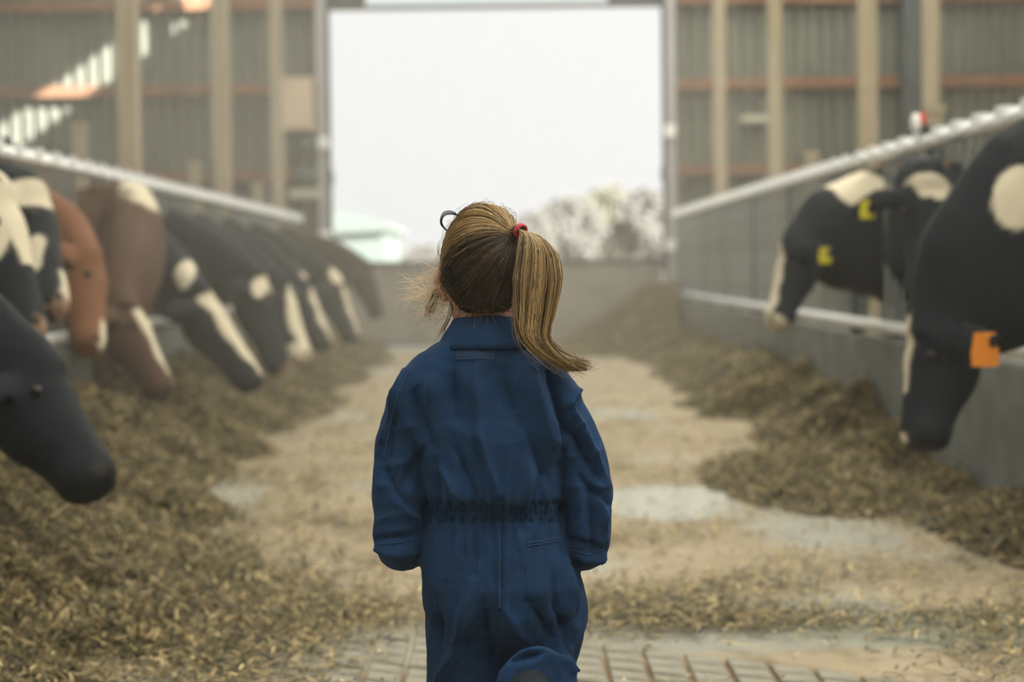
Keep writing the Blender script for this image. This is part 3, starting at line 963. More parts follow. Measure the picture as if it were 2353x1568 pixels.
ARM_R = [(1250, 915, 0, .030), (1288, 945, 0, .040), (1326, 1020, -.005, .044), (1346, 1100, -.01, .044), (1352, 1180, -.015, .0415), (1350, 1240, -.01, .040), (1338, 1262, .05, .038), (1305, 1250, .11, .036), (1265, 1238, .17, .034)]
LEG_L = [(1066, 1330, 0, .072), (1070, 1420, 0, .071), (1072, 1500, .005, .070), (1073, 1568, .01, .069), (1074, 1680, .015, .062), (1076, 1800, .01, .058), (1078, 1930, 0, .056)]
LEG_R = [(1232, 1330, 0, .078), (1252, 1390, .0, .072), (1256, 1440, .0, .068), (1244, 1500, .005, .062), (1236, 1560, .015, .056), (1236, 1620, .015, .056), (1238, 1655, -.03, .057), (1240, 1640, -.11, .056), (1240, 1605, -.19, .058), (1236, 1582, -.27, .064), (1234, 1578, -.30, .062)]


def limb(b, pts, k=1.0, up=(0, 1, 0), n=16, shrink=0.0):
    b.loft([G(p[0], p[1], p[2]) for p in pts], [p[3] * k - shrink for p in pts], n, up=up, sub=3)


# --- coverall
b = MB()
b.rings([ring(*r) for r in TORSO])
for A in (ARM_L, ARM_R):
    limb(b, A)
limb(b, LEG_L); limb(b, LEG_R, up=(1, 0, 0))
cov_me = b.remesh('coverall', 0.0042, 10)
v = verts_np(cov_me)
nrm = norms_np(cov_me)
px, py = project(v)
back = np.clip(-nrm[:, 1] * 1.6 + 0.25, 0, 1)
disp = np.zeros(len(v))
sm_ = lambda a: np.clip(a, 0, 1) ** 2 * (3 - 2 * np.clip(a, 0, 1))
# each fold: from, to, half width (px), height (m); minus is a hollow
FOLDS = [
    (1036, 835, 1042, 955, 20, -.008), (1150, 850, 1185, 960, 20, -.008), (1092, 830, 1100, 1010, 22, .005), (1000, 850, 985, 930, 22, .006),
    (1222, 850, 1278, 1052, 20, .011), (1262, 850, 1296, 1000, 9, -.012), (1292, 1000, 1275, 1090, 12, -.008), (1205, 980, 1262, 1110, 16, -.006),
    (1310, 930, 1395, 1115, 9, .007), (1288, 960, 1372, 1090, 12, -.006), (1345, 880, 1300, 930, 10, .005), (1330, 1100, 1400, 1160, 11, -.006), (1375, 1120, 1390, 1240, 9, .006), (1352, 1130, 1362, 1262, 10, -.006), (1310, 1240, 1390, 1262, 7, -.006), (1320, 1275, 1388, 1282, 9, .006),
    (930, 850, 880, 1010, 10, .006), (945, 905, 985, 1020, 22, -.009), (900, 930, 890, 1080, 14, -.005), (965, 1040, 925, 1120, 12, -.006), (870, 1060, 930, 1160, 12, -.005), (868, 1240, 968, 1228, 7, -.005), (866, 1262, 960, 1270, 10, .005), (905, 1150, 960, 1200, 10, .005),
    (1098, 1000, 1142, 1130, 10, .006), (1178, 990, 1150, 1130, 11, .005), (1015, 1080, 1062, 1148, 10, .006), (1050, 1040, 1090, 1140, 12, -.005), (1225, 1080, 1195, 1150, 10, .005), (995, 1060, 1010, 1150, 9, -.004), (1250, 1090, 1235, 1150, 9, -.005),
    (1144, 1205, 1146, 1400, 3.5, .0025), (1150, 1205, 1152, 1400, 3, -.002), (1085, 1340, 1042, 1500, 14, .010), (1110, 1390, 1128, 1500, 22, -.006), (1050, 1490, 1005, 1575, 10, .008), (1000, 1380, 1010, 1500, 14, -.006), (1060, 1215, 1030, 1330, 9, .004), (1100, 1215, 1085, 1320, 9, -.004), (1190, 1215, 1200, 1300, 9, .004), (1300, 1290, 1320, 1400, 12, .006), (1270, 1330, 1300, 1480, 14, -.007), (1160, 1400, 1215, 1475, 16, .006), (1215, 1380, 1262, 1462, 14, -.006), (1300, 1475, 1312, 1500, 8, .002),
    (1290, 1500, 1335, 1560, 8, .006), (1180, 1520, 1245, 1500, 9, -.006),
]
for x0, y0, x1, y1, w, amp in FOLDS:
    dx, dy = x1 - x0, y1 - y0
    l2 = dx * dx + dy * dy
    t = np.clip(((px - x0) * dx + (py - y0) * dy) / l2, 0, 1)
    d2 = (px - x0 - t * dx) ** 2 + (py - y0 - t * dy) ** 2
    disp += 3.0 * amp * (0.5 * np.exp(-d2 / (w * w)) + 0.5 * np.exp(-np.sqrt(d2) / (0.55 * w))) * (0.35 + 0.65 * np.sin(np.pi * np.clip(t, 0.08, 0.92))) * back
# gathered elastic at the waist, with pleats running out of it
th = np.arctan2(v[:, 1] - DG, v[:, 0] - GX)
wband = np.exp(-((py - 1180) / 24) ** 4)
up_f = np.exp(-np.clip(1160 - py, 0, 999) / 38) * (py < 1165) * (py > 1000)
dn_f = np.exp(-np.clip(py - 1198, 0, 999) / 60) * (py > 1195)
torso = (px > 968) & (px < 1300)
pl = np.sin(px * 0.56 + 1.2 * np.sin(py * 0.06) + 1.3 * np.sin(px * 0.043))
pl2 = np.sin(px * 0.26 + 1.6 * np.sin(px * 0.021 + 1) + 0.004 * (px - 1135) * (py - 1180) * 0.02)
disp += torso * (wband * (0.0028 * pl - 0.004) + (up_f + dn_f) * 0.0035 * pl2)
for yy in (1158, 1202):
    disp += torso * -0.003 * np.exp(-((py - yy + 3 * np.sin(px * 0.11)) / 5) ** 2)
# soft random creasing everywhere, sharper pulls across the sleeves and out of the waist
sleeve = sm_((np.abs(px - 1133) - 150) / 40)
gath = np.exp(-((py - 1180) / 130) ** 2)
r1 = (1 - np.abs(snoise(v[:, 0] * 0.7 + v[:, 2] * 0.35, v[:, 2] * 1.2 - v[:, 0] * 0.5, 26, 11))) ** 4
r2 = (1 - np.abs(snoise(v[:, 0] * 1.5 + 0.25 * v[:, 2], v[:, 2] * 0.45, 24, 4))) ** 4
r3 = (1 - np.abs(snoise(v[:, 0] * 1.1 - v[:, 2] * 0.5, v[:, 2] * 0.7, 17, 7))) ** 5
disp += (0.0060 * r1 * sleeve + (0.0045 * r2 * (0.35 + gath) + 0.0055 * r3) * (1 - sleeve)) * (py > 830) * np.clip(-nrm[:, 1] * 1.5 - 0.35, 0, 1)
disp += 0.0022 * snoise(v[:, 0] * 1.2 + v[:, 1], v[:, 2], 42, 2) + 0.0014 * snoise(v[:, 0] + v[:, 1] * 0.7, v[:, 2] * 0.7, 90, 5)
disp = np.clip(disp, -0.017, 0.024)
v = v + nrm * disp[:, None]
cov_me.vertices.foreach_set('co', v.astype(np.float32).ravel())
cov_me.update()

# --- body: head with a face, neck, trunk, limbs and hands in one surface
HC = G(1114, 628, 0.015)
b = MB()
hr = [(-.118, .028, .028, .047), (-.105, .044, .046, .038), (-.075, .056, .066, .018), (-.035, .063, .078, .006), (.015, .066, .083, 0), (.055, .062, .079, 0), (.085, .046, .058, -.002), (.100, .020, .028, -.004)]
hd_rings = []
for dz, w, d, oy in hr:
    hd_rings.append([HC + Vector((w * math.cos(2 * math.pi * k / 24), oy + d * math.sin(2 * math.pi * k / 24), dz)) for k in range(24)])
b.rings(hd_rings)
b.loft([HC + Vector((0, .076, .01)), HC + Vector((0, .092, -.02)), HC + Vector((0, .098, -.035)), HC + Vector((0, .08, -.046))], [.008, .010, .012, .010], 8, up=(1, 0, 0))
for sx in (-1, 1):
    b.ball(HC + Vector((sx * .010, .088, -.040)), .008, 8)
    b.ball(HC + Vector((sx * .026, .074, .012)), (.016, .008, .006), 8)
    b.ball(HC + Vector((sx * .030, .066, -.045)), (.020, .014, .018), 10)
    # ear
    ec = HC + Vector((sx * .066, .0, -.02))
    b.loft([ec + Vector((0, -.004, -.026)), ec + Vector((sx * .008, -.004, -.010)), ec + Vector((sx * .013, -.008, .012)), ec + Vector((sx * .008, .0, .028))], [(.007, .009), (.008, .013), (.009, .017), (.006, .010)], 10, up=(0, 1, 0), sub=2)
b.ball(HC + Vector((0, .082, -.066)), (.020, .009, .005), 10)
b.ball(HC + Vector((0, .080, -.074)), (.016, .009, .006), 10)
nb = G(1120, 770)
b.loft([HC + Vector((0, -.006, -.05)), HC + Vector((0, -.008, -.10)), Vector((nb.x, DG, nb.z - .02)), Vector((nb.x, DG, nb.z - .1))], [(.048, .055), (.044, .048), (.047, .047), (.07, .06)], 16, up=(0, 1, 0), sub=2)
b.rings([ring(*r, shrink=0.034) for r in TORSO[1:-2]])
for A in (ARM_L, ARM_R):
    limb(b, A, 0.5)
limb(b, LEG_L, 0.55); limb(b, LEG_R[:-2], 0.5, up=(1, 0, 0))


def hand(b, wrist, fdir, inw):
    """Half closed hand: palm, four unequal bent fingers and a thumb leaving the palm's side."""
    f = Vector(fdir).normalized()
    t_ = Vector(inw); t_ = (t_ - f * t_.dot(f)).normalized()         # thumb side
    dn = f.cross(t_).normalized()
    if dn.z > 0: dn = -dn                                           # palm side faces down
    w = Vector(wrist)
    b.loft([w - f * .03, w, w + f * .03, w + f * .052], [(.018, .016), (.021, .015), (.027, .0125), (.026, .011)], 12, up=dn, sub=2)
    for i, ln in enumerate((.046, .052, .049, .038)):
        r0 = w + f * .046 + t_ * (.0195 - .013 * i)
        p1 = r0 + f * ln * .45 + dn * .006
        p2 = p1 + f * ln * .26 + dn * ln * .30
        p3 = p2 - f * ln * .02 + dn * ln * .30
        b.loft([r0 - f * .012, r0, p1, p2, p3], [.0068, .0066, .0062, .0057, .0046], 8, up=t_, sub=2)
    t0 = w + f * .012 + t_ * .018
    b.loft([t0, t0 + f * .018 + t_ * .014 + dn * .006, t0 + f * .038 + t_ * .015 + dn * .013, t0 + f * .05 + t_ * .010 + dn * .018], [.0085, .0085, .0072, .0055], 8, up=dn, sub=2)


for A, inw in ((ARM_L, (0.4, 0, 1)), (ARM_R, (-0.4, 0, 1))):
    e1, e0 = G(*A[-1][:3]), G(*A[-2][:3])
    f = (e1 - e0).normalized()
    hand(b, e1 + f * 0.022, f, inw)
body_me = b.remesh('person', 0.0036, 3)
person = link('person', body_me, M['skin'])
tag(person, 'child seen from behind in a navy blue coverall, blond ponytail tied high', 'person')
for sx in (-1, 1):
    MB().ball(HC + Vector((sx * .027, .0715, .0)), (.013, .011, .010), 12).build('eye', M['eye'], person, smooth=True)

cov = link('coverall', cov_me, M['denim'], person)
cov['label'] = 'navy blue cotton coverall gathered at the waist'
dg = bpy.context.evaluated_depsgraph_get()
bvh = BVHTree.FromObject(cov, dg)


def on_cloth(px_, py_, off):
    d = (ROT @ Vector(((px_ - W / 2) / F, (HGT / 2 - py_) / F, -1.0))).normalized()
    h = bvh.ray_cast(CAM, d)
    if h[0] is None or h[0].y > DG + 0.12:
        return G(px_, py_)
    return h[0] + h[1] * off


def patch(name, x0, y0, x1, y1, m_, off=0.003, nx=14, ny=14, taper=0.0):
    v_, f_ = [], []
    for j in range(ny + 1):
        for i in range(nx + 1):
            u, w = i / nx, j / ny
            X = x0 + (x1 - x0) * u; Y = y0 + (y1 - y0) * w + taper * u
            edge = min(u, 1 - u, w, 1 - w)
            v_.append(tuple(on_cloth(X, Y, off if edge > 0.01 else 0.0004)))
    for j in range(ny):
        for i in range(nx):
            a = j * (nx + 1) + i
            f_.append((a, a + nx + 1, a + nx + 2, a + 1))
    me = bpy.data.meshes.new(name)
    me.from_pydata(v_, [], f_)
    o = link(name, me, m_, cov, smooth=True)
    return o


def seam(name, pts, r=0.0009, off=0.0012, m_='thread', steps=40):
    P_ = []
    for i in range(len(pts) - 1):
        for k in range(steps):
            t = k / steps
            P_.append(on_cloth(pts[i][0] * (1 - t) + pts[i + 1][0] * t, pts[i][1] * (1 - t) + pts[i + 1][1] * t, off))
    P_.append(on_cloth(*pts[-1], off))
    return MB().loft(P_, [r] * len(P_), 5, up=(0, 1, 0)).build(name, M[m_], cov, smooth=True)


pk = patch('back_pocket', 1206, 1246, 1288, 1385, M['denim'], 0.0035, taper=-12)
pk['label'] = 'patch pocket on the seat'
lb = patch('collar_label', 1048, 795, 1136, 828, M['denim_dark'], 0.0018, 10, 6)
lb['label'] = 'dark stitched rectangle below the collar'
seam('seam', [(1207, 1249), (1287, 1237)], off=0.005)
seam('seam', [(1206, 1256), (1286, 1244)], off=0.005)
seam('seam', [(1048, 826), (1136, 826)], off=0.003)
seam('seam', [(940, 852), (914, 905), (893, 985), (882, 1050)])
seam('seam', [(1146, 1210), (1147, 1300), (1146, 1400)])
seam('seam', [(876, 1251), (915, 1248), (960, 1238)])
seam('seam', [(1312, 1263), (1350, 1276), (1382, 1264)])

# --- collar: a folded band, low in front, standing at the nape
NC = G(1119, 760, 0.005)


def band(name, prof, m_, parent, a0, a1, cx=0.0, n=64, th=0.004):
    """prof: (side radius, depth radius, height) up the band; angle 0 is the nape."""
    v_, f_ = [], []
    np_ = len(prof)
    for inner in (0, 1):
        for i in range(n + 1):
            a = a0 + (a1 - a0) * i / n
            for j, (rx, ry, z) in enumerate(prof):
                rx2, ry2 = rx - inner * th, ry - inner * th
                drop = 0.012 * (1 - math.cos(a)) * (1 if j == np_ - 1 else 0.5)
                wob = 0.0012 * math.sin(9 * a + j)
                v_.append((NC.x + cx + (rx2 + wob) * math.sin(a), NC.y - (ry2 + wob) * math.cos(a), NC.z + z - drop))
    st = np_ * (n + 1)
    for i in range(n):
        for j in range(np_ - 1):
            a = i * np_ + j
            f_.append((a, a + np_, a + np_ + 1, a + 1))
            f_.append((st + a, st + a + 1, st + a + np_ + 1, st + a + np_))
        for j in (0, np_ - 1):
            a = i * np_ + j
            f_.append((a, a + np_, st + a + np_, st + a))
    for i in (0, n):
        for j in range(np_ - 1):
            a = i * np_ + j
            f_.append((a, a + 1, st + a + 1, st + a))
    m2 = MB(); m2.v, m2.f = v_, f_
    o = m2.build(name, m_, parent, smooth=True)
    return o


band('collar', [(.091, .078, -.027), (.083, .073, -.016), (.071, .066, .002), (.061, .060, .017), (.056, .056, .026), (.051, .051, .027)], M['denim'], cov, -2.5, 2.5)
band('shirt_collar', [(.052, .050, -.03), (.0535, .049, .012), (.052, .047, .026)], M['shirt'], person, 0.9, 2.9, cx=0.004)
# --- boots
def boot(ankle, toe_dir, shaft_dir):
    a = Vector(ankle); t_ = Vector(toe_dir).normalized(); s_ = Vector(shaft_dir).normalized()
    sole_n = -s_
    b2 = MB()
    b2.loft([a + s_ * .10, a + s_ * .02, a + sole_n * .03], [(.043, .046), (.040, .043), (.040, .044)], 14, up=t_, sub=2)
    h = a + sole_n * .045
    b2.loft([h - t_ * .045, h - t_ * .02, h + t_ * .03, h + t_ * .085, h + t_ * .13, h + t_ * .148], [(.026, .028), (.034, .036), (.036, .035), (.039, .028), (.034, .022), (.018, .014)], 14, up=s_, sub=2)
    me = b2.remesh('rubber_boot', 0.005, 3)
    o = link('rubber_boot', me, M['rubber'], person)
    sl = MB().loft([h - t_ * .05 + sole_n * .034, h - t_ * .02 + sole_n * .036, h + t_ * .04 + sole_n * .032, h + t_ * .09 + sole_n * .030, h + t_ * .145 + sole_n * .026], [(.024, .008), (.036, .010), (.035, .008), (.041, .008), (.024, .007)], 12, up=s_, sub=2)
    sl.build('sole', M['dark_unit'], o, smooth=True)


fa = G(*LEG_L[-1][:3])
boot((fa.x, fa.y, 0.087), (0.06, 1, 0), (0, 0, 1))
ra = G(1222, 1622, -0.335)
boot(ra, (0.05, 0.15, -1), (0.02, 1, 0.12))

# --- hair
HCH = G(1113, 618, 0.005)
RX, RY, RZ = 0.0735, 0.092, 0.107
tie = G(1194, 530, -0.062)


def to_dir(p):
    d = Vector(((p.x - HCH.x) / RX, (p.y - HCH.y) / RY, (p.z - HCH.z) / RZ))
    return d.normalized()


def from_dir(d, k=1.0):
    # the skull narrows towards the nape
    nar = 1.0 - 0.16 * max(0.0, -d.z - 0.1)
    return Vector((HCH.x + RX * k * nar * d.x, HCH.y + RY * k * nar * d.y, HCH.z + RZ * k * d.z))


def hairline(az):
    """Lowest z of the hair by direction; az 0 = nape, pi = forehead."""
    a = abs(az)
    if a < 0.9: return -0.72 + 0.06 * a
    if a < 1.55: return -0.666 + (a - 0.9) * 0.80
    return -0.15 + (a - 1.55) * 0.42


b = MB()
rg = []
for j in range(15):
    row = []
    for i in range(48):
        az = -math.pi + 2 * math.pi * i / 48
        z0 = hairline(az)
        z = z0 + (0.995 - z0) * (j / 14)
        r = math.sqrt(max(0, 1 - z * z))
        row.append(from_dir(Vector((r * math.sin(az), -r * math.cos(az), z)), 0.985))
    rg.append(row)
b.rings(rg)
hair = b.build('hair', M['scalp'], person, smooth=True)
hair['label'] = 'blond brown hair pulled back into a high side ponytail'


def strands(name, paths, radius, tints, parent):
    """Every hair a thin three-sided tube; paths (n, m, 3)."""
    n, m_, _ = paths.shape
    tang = np.gradient(paths, axis=1)
    tang /= np.linalg.norm(tang, axis=2, keepdims=True) + 1e-9
    ref = np.array([0.31, -0.9, 0.3])
    s1 = np.cross(tang, ref); s1 /= np.linalg.norm(s1, axis=2, keepdims=True) + 1e-9
    s2 = np.cross(tang, s1)
    V = np.empty((n, m_, 3, 3))
    tp = np.interp(np.linspace(0, 1, m_), [0, 0.7, 1], [1, 0.9, 0.35])
    rr = (radius[:, None] * tp[None, :])[:, :, None]
    for k in range(3):
        a = 2 * math.pi * k / 3
        V[:, :, k] = paths + (s1 * math.cos(a) + s2 * math.sin(a)) * rr
    base = (np.arange(n)[:, None] * m_ + np.arange(m_ - 1)[None, :]).ravel() * 3
    f = np.concatenate([np.stack([base + k, base + (k + 1) % 3, base + (k + 1) % 3 + 3, base + k + 3], 1) for k in range(3)], 0)
    me = mesh_from_np(name, V.reshape(-1, 3), f, 4)
    if tints.ndim == 2:
        tints = np.repeat(tints[:, None, :], m_, 1)
    t_ = np.repeat(tints.reshape(-1, 3), 3, 0)
    color_attr(me, 'tint', np.concatenate([t_, np.ones((len(t_), 1))], 1))
    o = link(name, me, M['hair_fine' if name == 'loose_hairs' else 'hair'], parent, smooth=True)
    o['kind'] = 'stuff'
    return o


HP = np.array([(.065, .043, .03), (.21, .135, .068), (.42, .285, .135), (.66, .48, .235), (.85, .66, .37)])


def tint_of(n, mix):
    i = rng.choice(5, n, p=mix)
    return HP[i] * (0.8 + 0.4 * rng.random((n, 1)))


# hair combed over the head to the tie
N, MS = 5200, 13
dt = to_dir(tie)
paths = np.empty((N, MS, 3))
tn = np.empty((N, MS, 3))
clump_a = rng.random(150) * 2 * math.pi - math.pi
clump_b = rng.choice(3, 150, p=[.38, .34, .28])
for i in range(N):
    ci_ = random.randrange(150)
    az = clump_a[ci_] + random.gauss(0, 0.035)
    az = (az + math.pi) % (2 * math.pi) - math.pi
    z0 = hairline(az)
    z = min(z0 + abs(random.gauss(0, 0.10)) + (random.random() ** 2) * 0.55, 0.93)
    r = math.sqrt(max(0.0, 1 - z * z))
    d0 = Vector((r * math.sin(az), -r * math.cos(az), z)).normalized()
    om = d0.angle(dt)
    lay = random.uniform(0.0, 0.03)
    sw = random.gauss(0, 0.05)
    axis = d0.cross(dt)
    axis = axis.normalized() if axis.length > 1e-4 else Vector((0, 0, 1))
    loose = 0.0 if random.random() < 0.93 else random.uniform(0.01, 0.05)
    for k in range(MS):
        t = k / (MS - 1)
        if om > 1e-3:
            d = (d0 * math.sin((1 - t) * om) + dt * math.sin(t * om)) / math.sin(om)
        else:
            d = dt.copy()
        d = (d + axis * (sw + 0.10 * math.copysign(1, az) * 0) * math.sin(math.pi * t)).normalized()
        kk = 0.99 + lay + (0.035 * t ** 6) + loose * math.sin(math.pi * t) + 0.006 * math.sin(40 * az + 6 * t)
        paths[i, k] = from_dir(d, kk)
    c2 = np.array(tie)
    paths[i, -1] = c2 + rng.normal(0, 0.0035, 3)
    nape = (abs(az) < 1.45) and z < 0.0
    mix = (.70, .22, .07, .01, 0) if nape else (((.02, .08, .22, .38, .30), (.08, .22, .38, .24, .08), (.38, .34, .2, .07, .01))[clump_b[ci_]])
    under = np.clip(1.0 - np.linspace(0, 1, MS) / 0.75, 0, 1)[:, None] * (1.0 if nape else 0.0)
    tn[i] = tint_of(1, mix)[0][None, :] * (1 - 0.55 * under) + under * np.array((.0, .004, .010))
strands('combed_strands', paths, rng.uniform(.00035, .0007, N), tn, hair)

# ponytail
ctrl = [tie, G(1220, 538, -.085), G(1236, 575, -.092), G(1236, 640, -.09), G(1228, 715, -.088), G(1226, 775, -.092), G(1262, 815, -.085), G(1300, 838, -.07), G(1330, 852, -.05)]
ctrl = np.array([tuple(p) for p in ctrl])
wid = np.array([.006, .014, .025, .030, .025, .018, .014, .013, .013])


def cr(P_, t):
    m_ = len(P_)
    s = np.clip(t, 0, 0.99999) * (m_ - 1)
    i = s.astype(int); f = (s - i)[:, None]
    g = lambda k: P_[np.clip(k, 0, m_ - 1)]
    p0, p1, p2, p3 = g(i - 1), g(i), g(i + 1), g(i + 2)
    return 0.5 * (2 * p1 + (p2 - p0) * f + (2 * p0 - 5 * p1 + 4 * p2 - p3) * f ** 2 + (3 * p1 - p0 - 3 * p2 + p3) * f ** 3)


N2, MS2 = 3000, 20
paths = np.empty((N2, MS2, 3)); tn = np.empty((N2, 3))
lock = rng.normal(0, 1.1, (34, 2)); lock_c = rng.integers(0, 3, 34)
tt = np.linspace(0, 1, MS2)
for i in range(N2):
    li = rng.integers(0, 34)
    L_ = min(1.0, 0.66 + 0.34 * rng.random() ** 0.5 + 0.0)
    t = tt * L_
    c = cr(ctrl, t)
    w = np.interp(t, np.linspace(0, 1, len(wid)), wid)
    o2 = lock[li] * 0.62 + rng.normal(0, 0.22 + 0.18 * rng.random(), 2)
    rad = np.hypot(*o2)
    if rad > 1.25: o2 = o2 * 1.25 / rad
    ph = rng.random() * 6.28
    sway = 0.10 * np.sin(5 * t + ph) * t + 0.30 * np.sin(6.5 * t + lock[li][1] * 3) * t
    c[:, 0] += (o2[0] + sway) * w
    c[:, 1] += o2[1] * w * 0.75
    c[:, 2] += -o2[0] * w * 0.35 * np.exp(-((t - 0.15) / 0.2) ** 2) + 0.1 * w * np.sin(7 * t + ph * 2) * t
    if rng.random() < 0.03:
        c += (rng.normal(0, 0.012, 3)[None, :]) * (t[:, None] ** 2)
    paths[i] = c
    tn[i] = tint_of(1, [(.20, .25, .30, .19, .06), (.06, .16, .32, .32, .14), (.38, .32, .2, .08, .02)][lock_c[li]])[0]
pt = strands('ponytail', paths, rng.uniform(.0004, .0008, N2), tn, hair)

# hair tie
tp = MB()
dirn = (Vector(ctrl[1]) - tie).normalized()
sA = dirn.cross(Vector((0, 0, 1))).normalized(); sB = sA.cross(dirn).normalized()
vv, ff = [], []
for i in range(24):
    a = 2 * math.pi * i / 24
    rdir = sA * math.cos(a) + sB * math.sin(a)
    for j in range(10):
        e = 2 * math.pi * j / 10
        vv.append(tuple(tie + dirn * 0.003 + rdir * (0.0100 + 0.0030 * math.cos(e)) + dirn * (0.0055 * math.sin(e))))
for i in range(24):
    for j in range(10):
        ff.append((i * 10 + j, ((i + 1) % 24) * 10 + j, ((i + 1) % 24) * 10 + (j + 1) % 10, i * 10 + (j + 1) % 10))
tp.v, tp.f = vv, ff
ho = tp.build('hair_tie', M['tie'], hair, smooth=True)
ho['label'] = 'pinkish red hair tie'

# loose hairs: blown out to the left, a loop over the crown, flyaways
fly = []
rad_f, tin_f = [], []
def hair_path(ctrl_, n=16):
    P_ = np.array([tuple(p) for p in ctrl_])
    return cr(P_, np.linspace(0, 1, n))
for i in range(210):
    sx = random.uniform(0, 1)
    y0 = random.gauss(672, 28)
    y1 = y0 + random.gauss(8, 20)
    l = random.uniform(30, 125) * (0.5 + 0.5 * random.random())
    st0 = (random.uniform(1012, 1036), y0, random.uniform(-.01, .05))
    p1 = (st0[0] - l * .35, y0 + random.gauss(4, 8), st0[2] + random.gauss(0, .008))
    p2 = (st0[0] - l * .75, y1 + random.gauss(0, 8), st0[2] + random.gauss(0, .012))
    p3 = (st0[0] - l, y1 + random.gauss(-3, 12), st0[2] + random.gauss(0, .016))
    fly.append(hair_path([G(*q_) for q_ in (st0, p1, p2, p3)])); rad_f.append(random.uniform(.00025, .00045)); tin_f.append((.95, .86, .72))  # backlight on these wisps is put into their near-white tint
for i in range(45):          # denser lock that hangs behind the ear
    o_ = random.gauss(0, 5)
    q_ = [(1022 + o_, 640 + random.gauss(0, 8), .02), (1004 + o_, 668, .015), (992 + o_ * 1.3, 700, .015), (982 + o_ * 1.6, 725 + random.gauss(0, 10), .015)]
    fly.append(hair_path([G(*k) for k in q_])); rad_f.append(random.uniform(.0003, .0005)); tin_f.append((.5, .36, .22))
for i in range(18):
    o_ = random.gauss(0, 4)
    q_ = [(1040 + o_, 690, .0), (1034 + o_, 725, -.005), (1020 + o_, 755, -.005), (1010 + o_ * 2, 775 + random.gauss(0, 8), .0)]
    fly.append(hair_path([G(*k) for k in q_])); rad_f.append(random.uniform(.0002, .0004)); tin_f.append((.42, .28, .17))
for i in range(26):           # the loop standing off the crown
    o_ = random.gauss(0, 2.2)
    q_ = [(1062 + o_, 500, -.03), (1040, 489 + o_, -.01), (1020 + o_ * .5, 492 + o_, .0), (1013 + o_ * .6, 510, .005), (1020 + o_ * .6, 524, .005), (1032 + o_, 534, .0)]
    fly.append(hair_path([G(*k) for k in q_])); rad_f.append(random.uniform(.0003, .0005)); tin_f.append((.06, .045, .035))
for i in range(320):          # short untidy hairs at the nape and behind the ears
    az = random.gauss(0, 0.75)
    z = hairline(az) + random.uniform(-0.02, 0.16)
    r = math.sqrt(max(0.0, 1 - z * z))
    d0 = Vector((r * math.sin(az), -r * math.cos(az), z))
    p0 = from_dir(d0, 1.0)
    out = Vector((d0.x, d0.y, 0)).normalized()
    l = random.uniform(.006, .022)
    sd = Vector((random.gauss(0, .5), random.gauss(0, .3), random.gauss(-.1, .6))) * l
    fly.append(hair_path([p0 - out * .002, p0 + out * l * .25 + sd * .4, p0 + out * l * .3 + sd * .8, p0 + out * l * random.uniform(.1, .5) + sd * 1.1]))
    rad_f.append(random.uniform(.0002, .0004)); tin_f.append(random.choice([(.11, .075, .045), (.2, .13, .07), (.42, .3, .16)]))
for i in range(90):           # flyaways round the crown
    a = random.uniform(-0.4, 3.5)
    c_ = (1113, 605)
    r0, r1 = 1.0, random.uniform(1.04, 1.16)
    q_ = []
    a1 = a + random.gauss(0, .25)
    for k in range(4):
        t = k / 3
        rr = r0 + (r1 - r0) * math.sin(t * 2.2)
        aa = a + (a1 - a) * t
        q_.append(G(c_[0] + 98 * rr * math.cos(aa), c_[1] - 130 * rr * math.sin(aa), .0))
    fly.append(hair_path(q_)); rad_f.append(random.uniform(.00018, .0003)); tin_f.append((.16, .11, .07))
for i in range(160):          # thin ends of the ponytail
    x0 = 1285 + random.gauss(0, 12)
    q_ = [(x0, 838 + random.gauss(0, 7), -.075), (x0 + 18, 838 + random.gauss(0, 8), -.06), (x0 + 38, 838 + random.gauss(0, 10), -.05), (x0 + random.uniform(45, 75), 836 + random.gauss(0, 9), -.04)]
    fly.append(hair_path([G(*k) for k in q_])); rad_f.append(random.uniform(.0002, .0004)); tin_f.append((.5, .37, .2))
tin_f = np.array(tin_f) * (0.8 + 0.4 * rng.random((len(tin_f), 1)))
wl = strands('loose_hairs', np.array(fly), np.array(rad_f), tin_f, hair)

# ------------------------------------------------------------------ outside the doorway
o = MB().box(-120, 120, YE + 0.2, 200, -0.6, -0.05).build('yard_ground', M['yard'])
tag(o, 'pale open yard beyond the doorway', 'ground', kind='structure')
sh = empty('farm_shed', (0, 62, 0))
tag(sh, 'pale teal farm shed seen through the left of the doorway', 'shed')
a = at(768, 560, 62); c2 = at(882, 560, 62); tz = at(800, 487, 62).z; tz2 = at(880, 515, 62).z
m_ = MB()
x0, x1 = a.x - 9, c2.x
m_.box(x0, x1, -0.0, 10, -0.1, tz2 - 0.05).build('cladding', M['teal_clad'], sh)
rf = MB()
xm = at(800, 487, 62).x
rf.v = [(xm - 6, -0.3, tz2 - 0.3), (xm - 1.0, -0.3, tz), (xm, -0.3, tz), (x1 + 0.2, -0.3, tz2), (x1 + 0.2, -0.3, tz2 - 0.2), (xm - 6, -0.3, tz2 - 0.5)]
rf.v += [(p[0], 10.3, p[2]) for p in rf.v]
rf.f = [(0, 1, 2, 3, 4, 5), (11, 10, 9, 8, 7, 6)] + [(i, i + 6, (i + 1) % 6 + 6, (i + 1) % 6) for i in range(6)]
rf.build('roof', M['teal_clad'], sh)


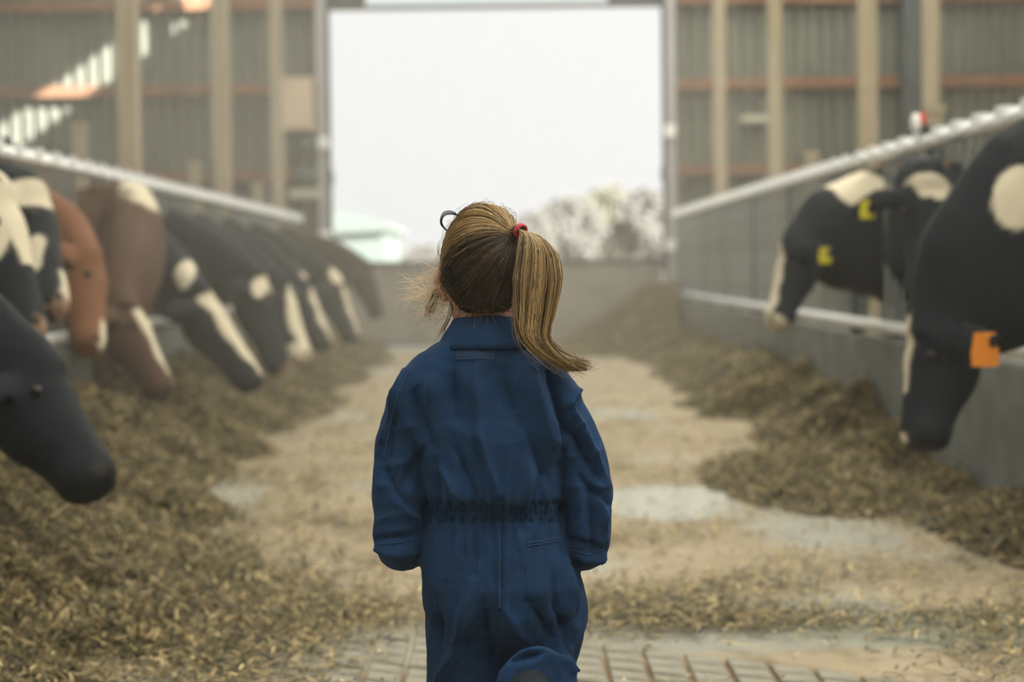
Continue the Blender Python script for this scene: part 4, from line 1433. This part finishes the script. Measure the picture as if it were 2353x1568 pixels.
def tree(px_, pyt, D, wpx, mt, label):
    top = at(px_, pyt, D)
    mpp = D / F
    w = wpx * mpp
    base = -0.05
    t_ = empty('tree', (top.x, D, base))
    tag(t_, label, 'tree', 'trees beyond the yard')
    h = top.z - base
    MB().loft([(0, 0, 0), (0.05, 0, h * 0.4), (0, 0, h * 0.8)], [0.22, 0.16, 0.06], 8, up=(1, 0, 0)).build('trunk', M['bark'], t_)
    R_ = random.Random(int(px_))
    v_, f_ = [], []
    n = 2600
    for i in range(n):
        th_ = R_.random() * 6.283; z = R_.uniform(-1, 1); r = R_.random() ** 0.4
        q_ = math.sqrt(1 - z * z)
        lump = 1 + 0.22 * math.sin(3 * th_ + 5 * z) + 0.12 * math.sin(7 * th_ - 4 * z)
        p = Vector((w / 2 * r * lump * q_ * math.cos(th_), w / 2 * r * lump * q_ * math.sin(th_), h * 0.56 + h * 0.44 * r * z))
        s = R_.uniform(0.15, 0.4) * h / 6
        d1 = Vector((R_.gauss(0, 1), R_.gauss(0, 1), R_.gauss(0, 1))).normalized() * s
        d2 = d1.orthogonal().normalized() * s * 0.6
        k = len(v_)
        v_ += [tuple(p - d1), tuple(p + d2), tuple(p + d1), tuple(p - d2)]
        f_.append((k, k + 1, k + 2, k + 3))
    me = bpy.data.meshes.new('crown'); me.from_pydata(v_, [], f_)
    link('crown', me, M[mt], t_)


tree(1300, 450, 95, 160, 'tree', 'grey rounded tree beyond the yard just right of the ponytail')
tree(1395, 425, 113, 150, 'tree_light', 'yellowish tallest tree in the middle of the doorway view')
tree(1480, 430, 98, 140, 'tree', 'grey tree beyond the yard beside the right door jamb')
tree(1225, 485, 88, 90, 'tree', 'low grey tree mostly hidden behind the ponytail')
tree(975, 560, 110, 110, 'tree', 'small faint tree beyond the yard left of the head')

# ------------------------------------------------------------------ dust haze that fills the barn
hm = bpy.data.materials.new('dust_haze'); hm.use_nodes = True
nt = hm.node_tree
for n in list(nt.nodes):
    if n.type == 'BSDF_PRINCIPLED': nt.nodes.remove(n)
vsn = nt.nodes.new('ShaderNodeVolumeScatter')
vsn.inputs['Color'].default_value = (0.97, 0.95, 0.90, 1)
vsn.inputs['Density'].default_value = 0.003
vsn.inputs['Anisotropy'].default_value = 0.2
nt.links.new(vsn.outputs['Volume'], nt.nodes['Material Output'].inputs['Volume'])
hz = MB().box(-HALF + 0.15, HALF - 0.15, YF + 0.2, YE + 0.1, -0.1, EAVE - 0.1).build('dust_haze', hm)
tag(hz, 'thin dusty haze hanging in the barn air', 'haze', kind='stuff')

# denser dust kicked up over the left row and the far end
dm = hm.copy(); dm.name = 'dust_cloud'
for n in dm.node_tree.nodes:
    if n.type == 'VOLUME_SCATTER': n.inputs['Density'].default_value = 0.011
dc = MB().ball((-1.3, 15.8, 1.5), (3.6, 9.2, 2.4), 28).build('dust_cloud', dm)
tag(dc, 'cloud of dust hanging over the left row of cows', 'dust', kind='stuff')
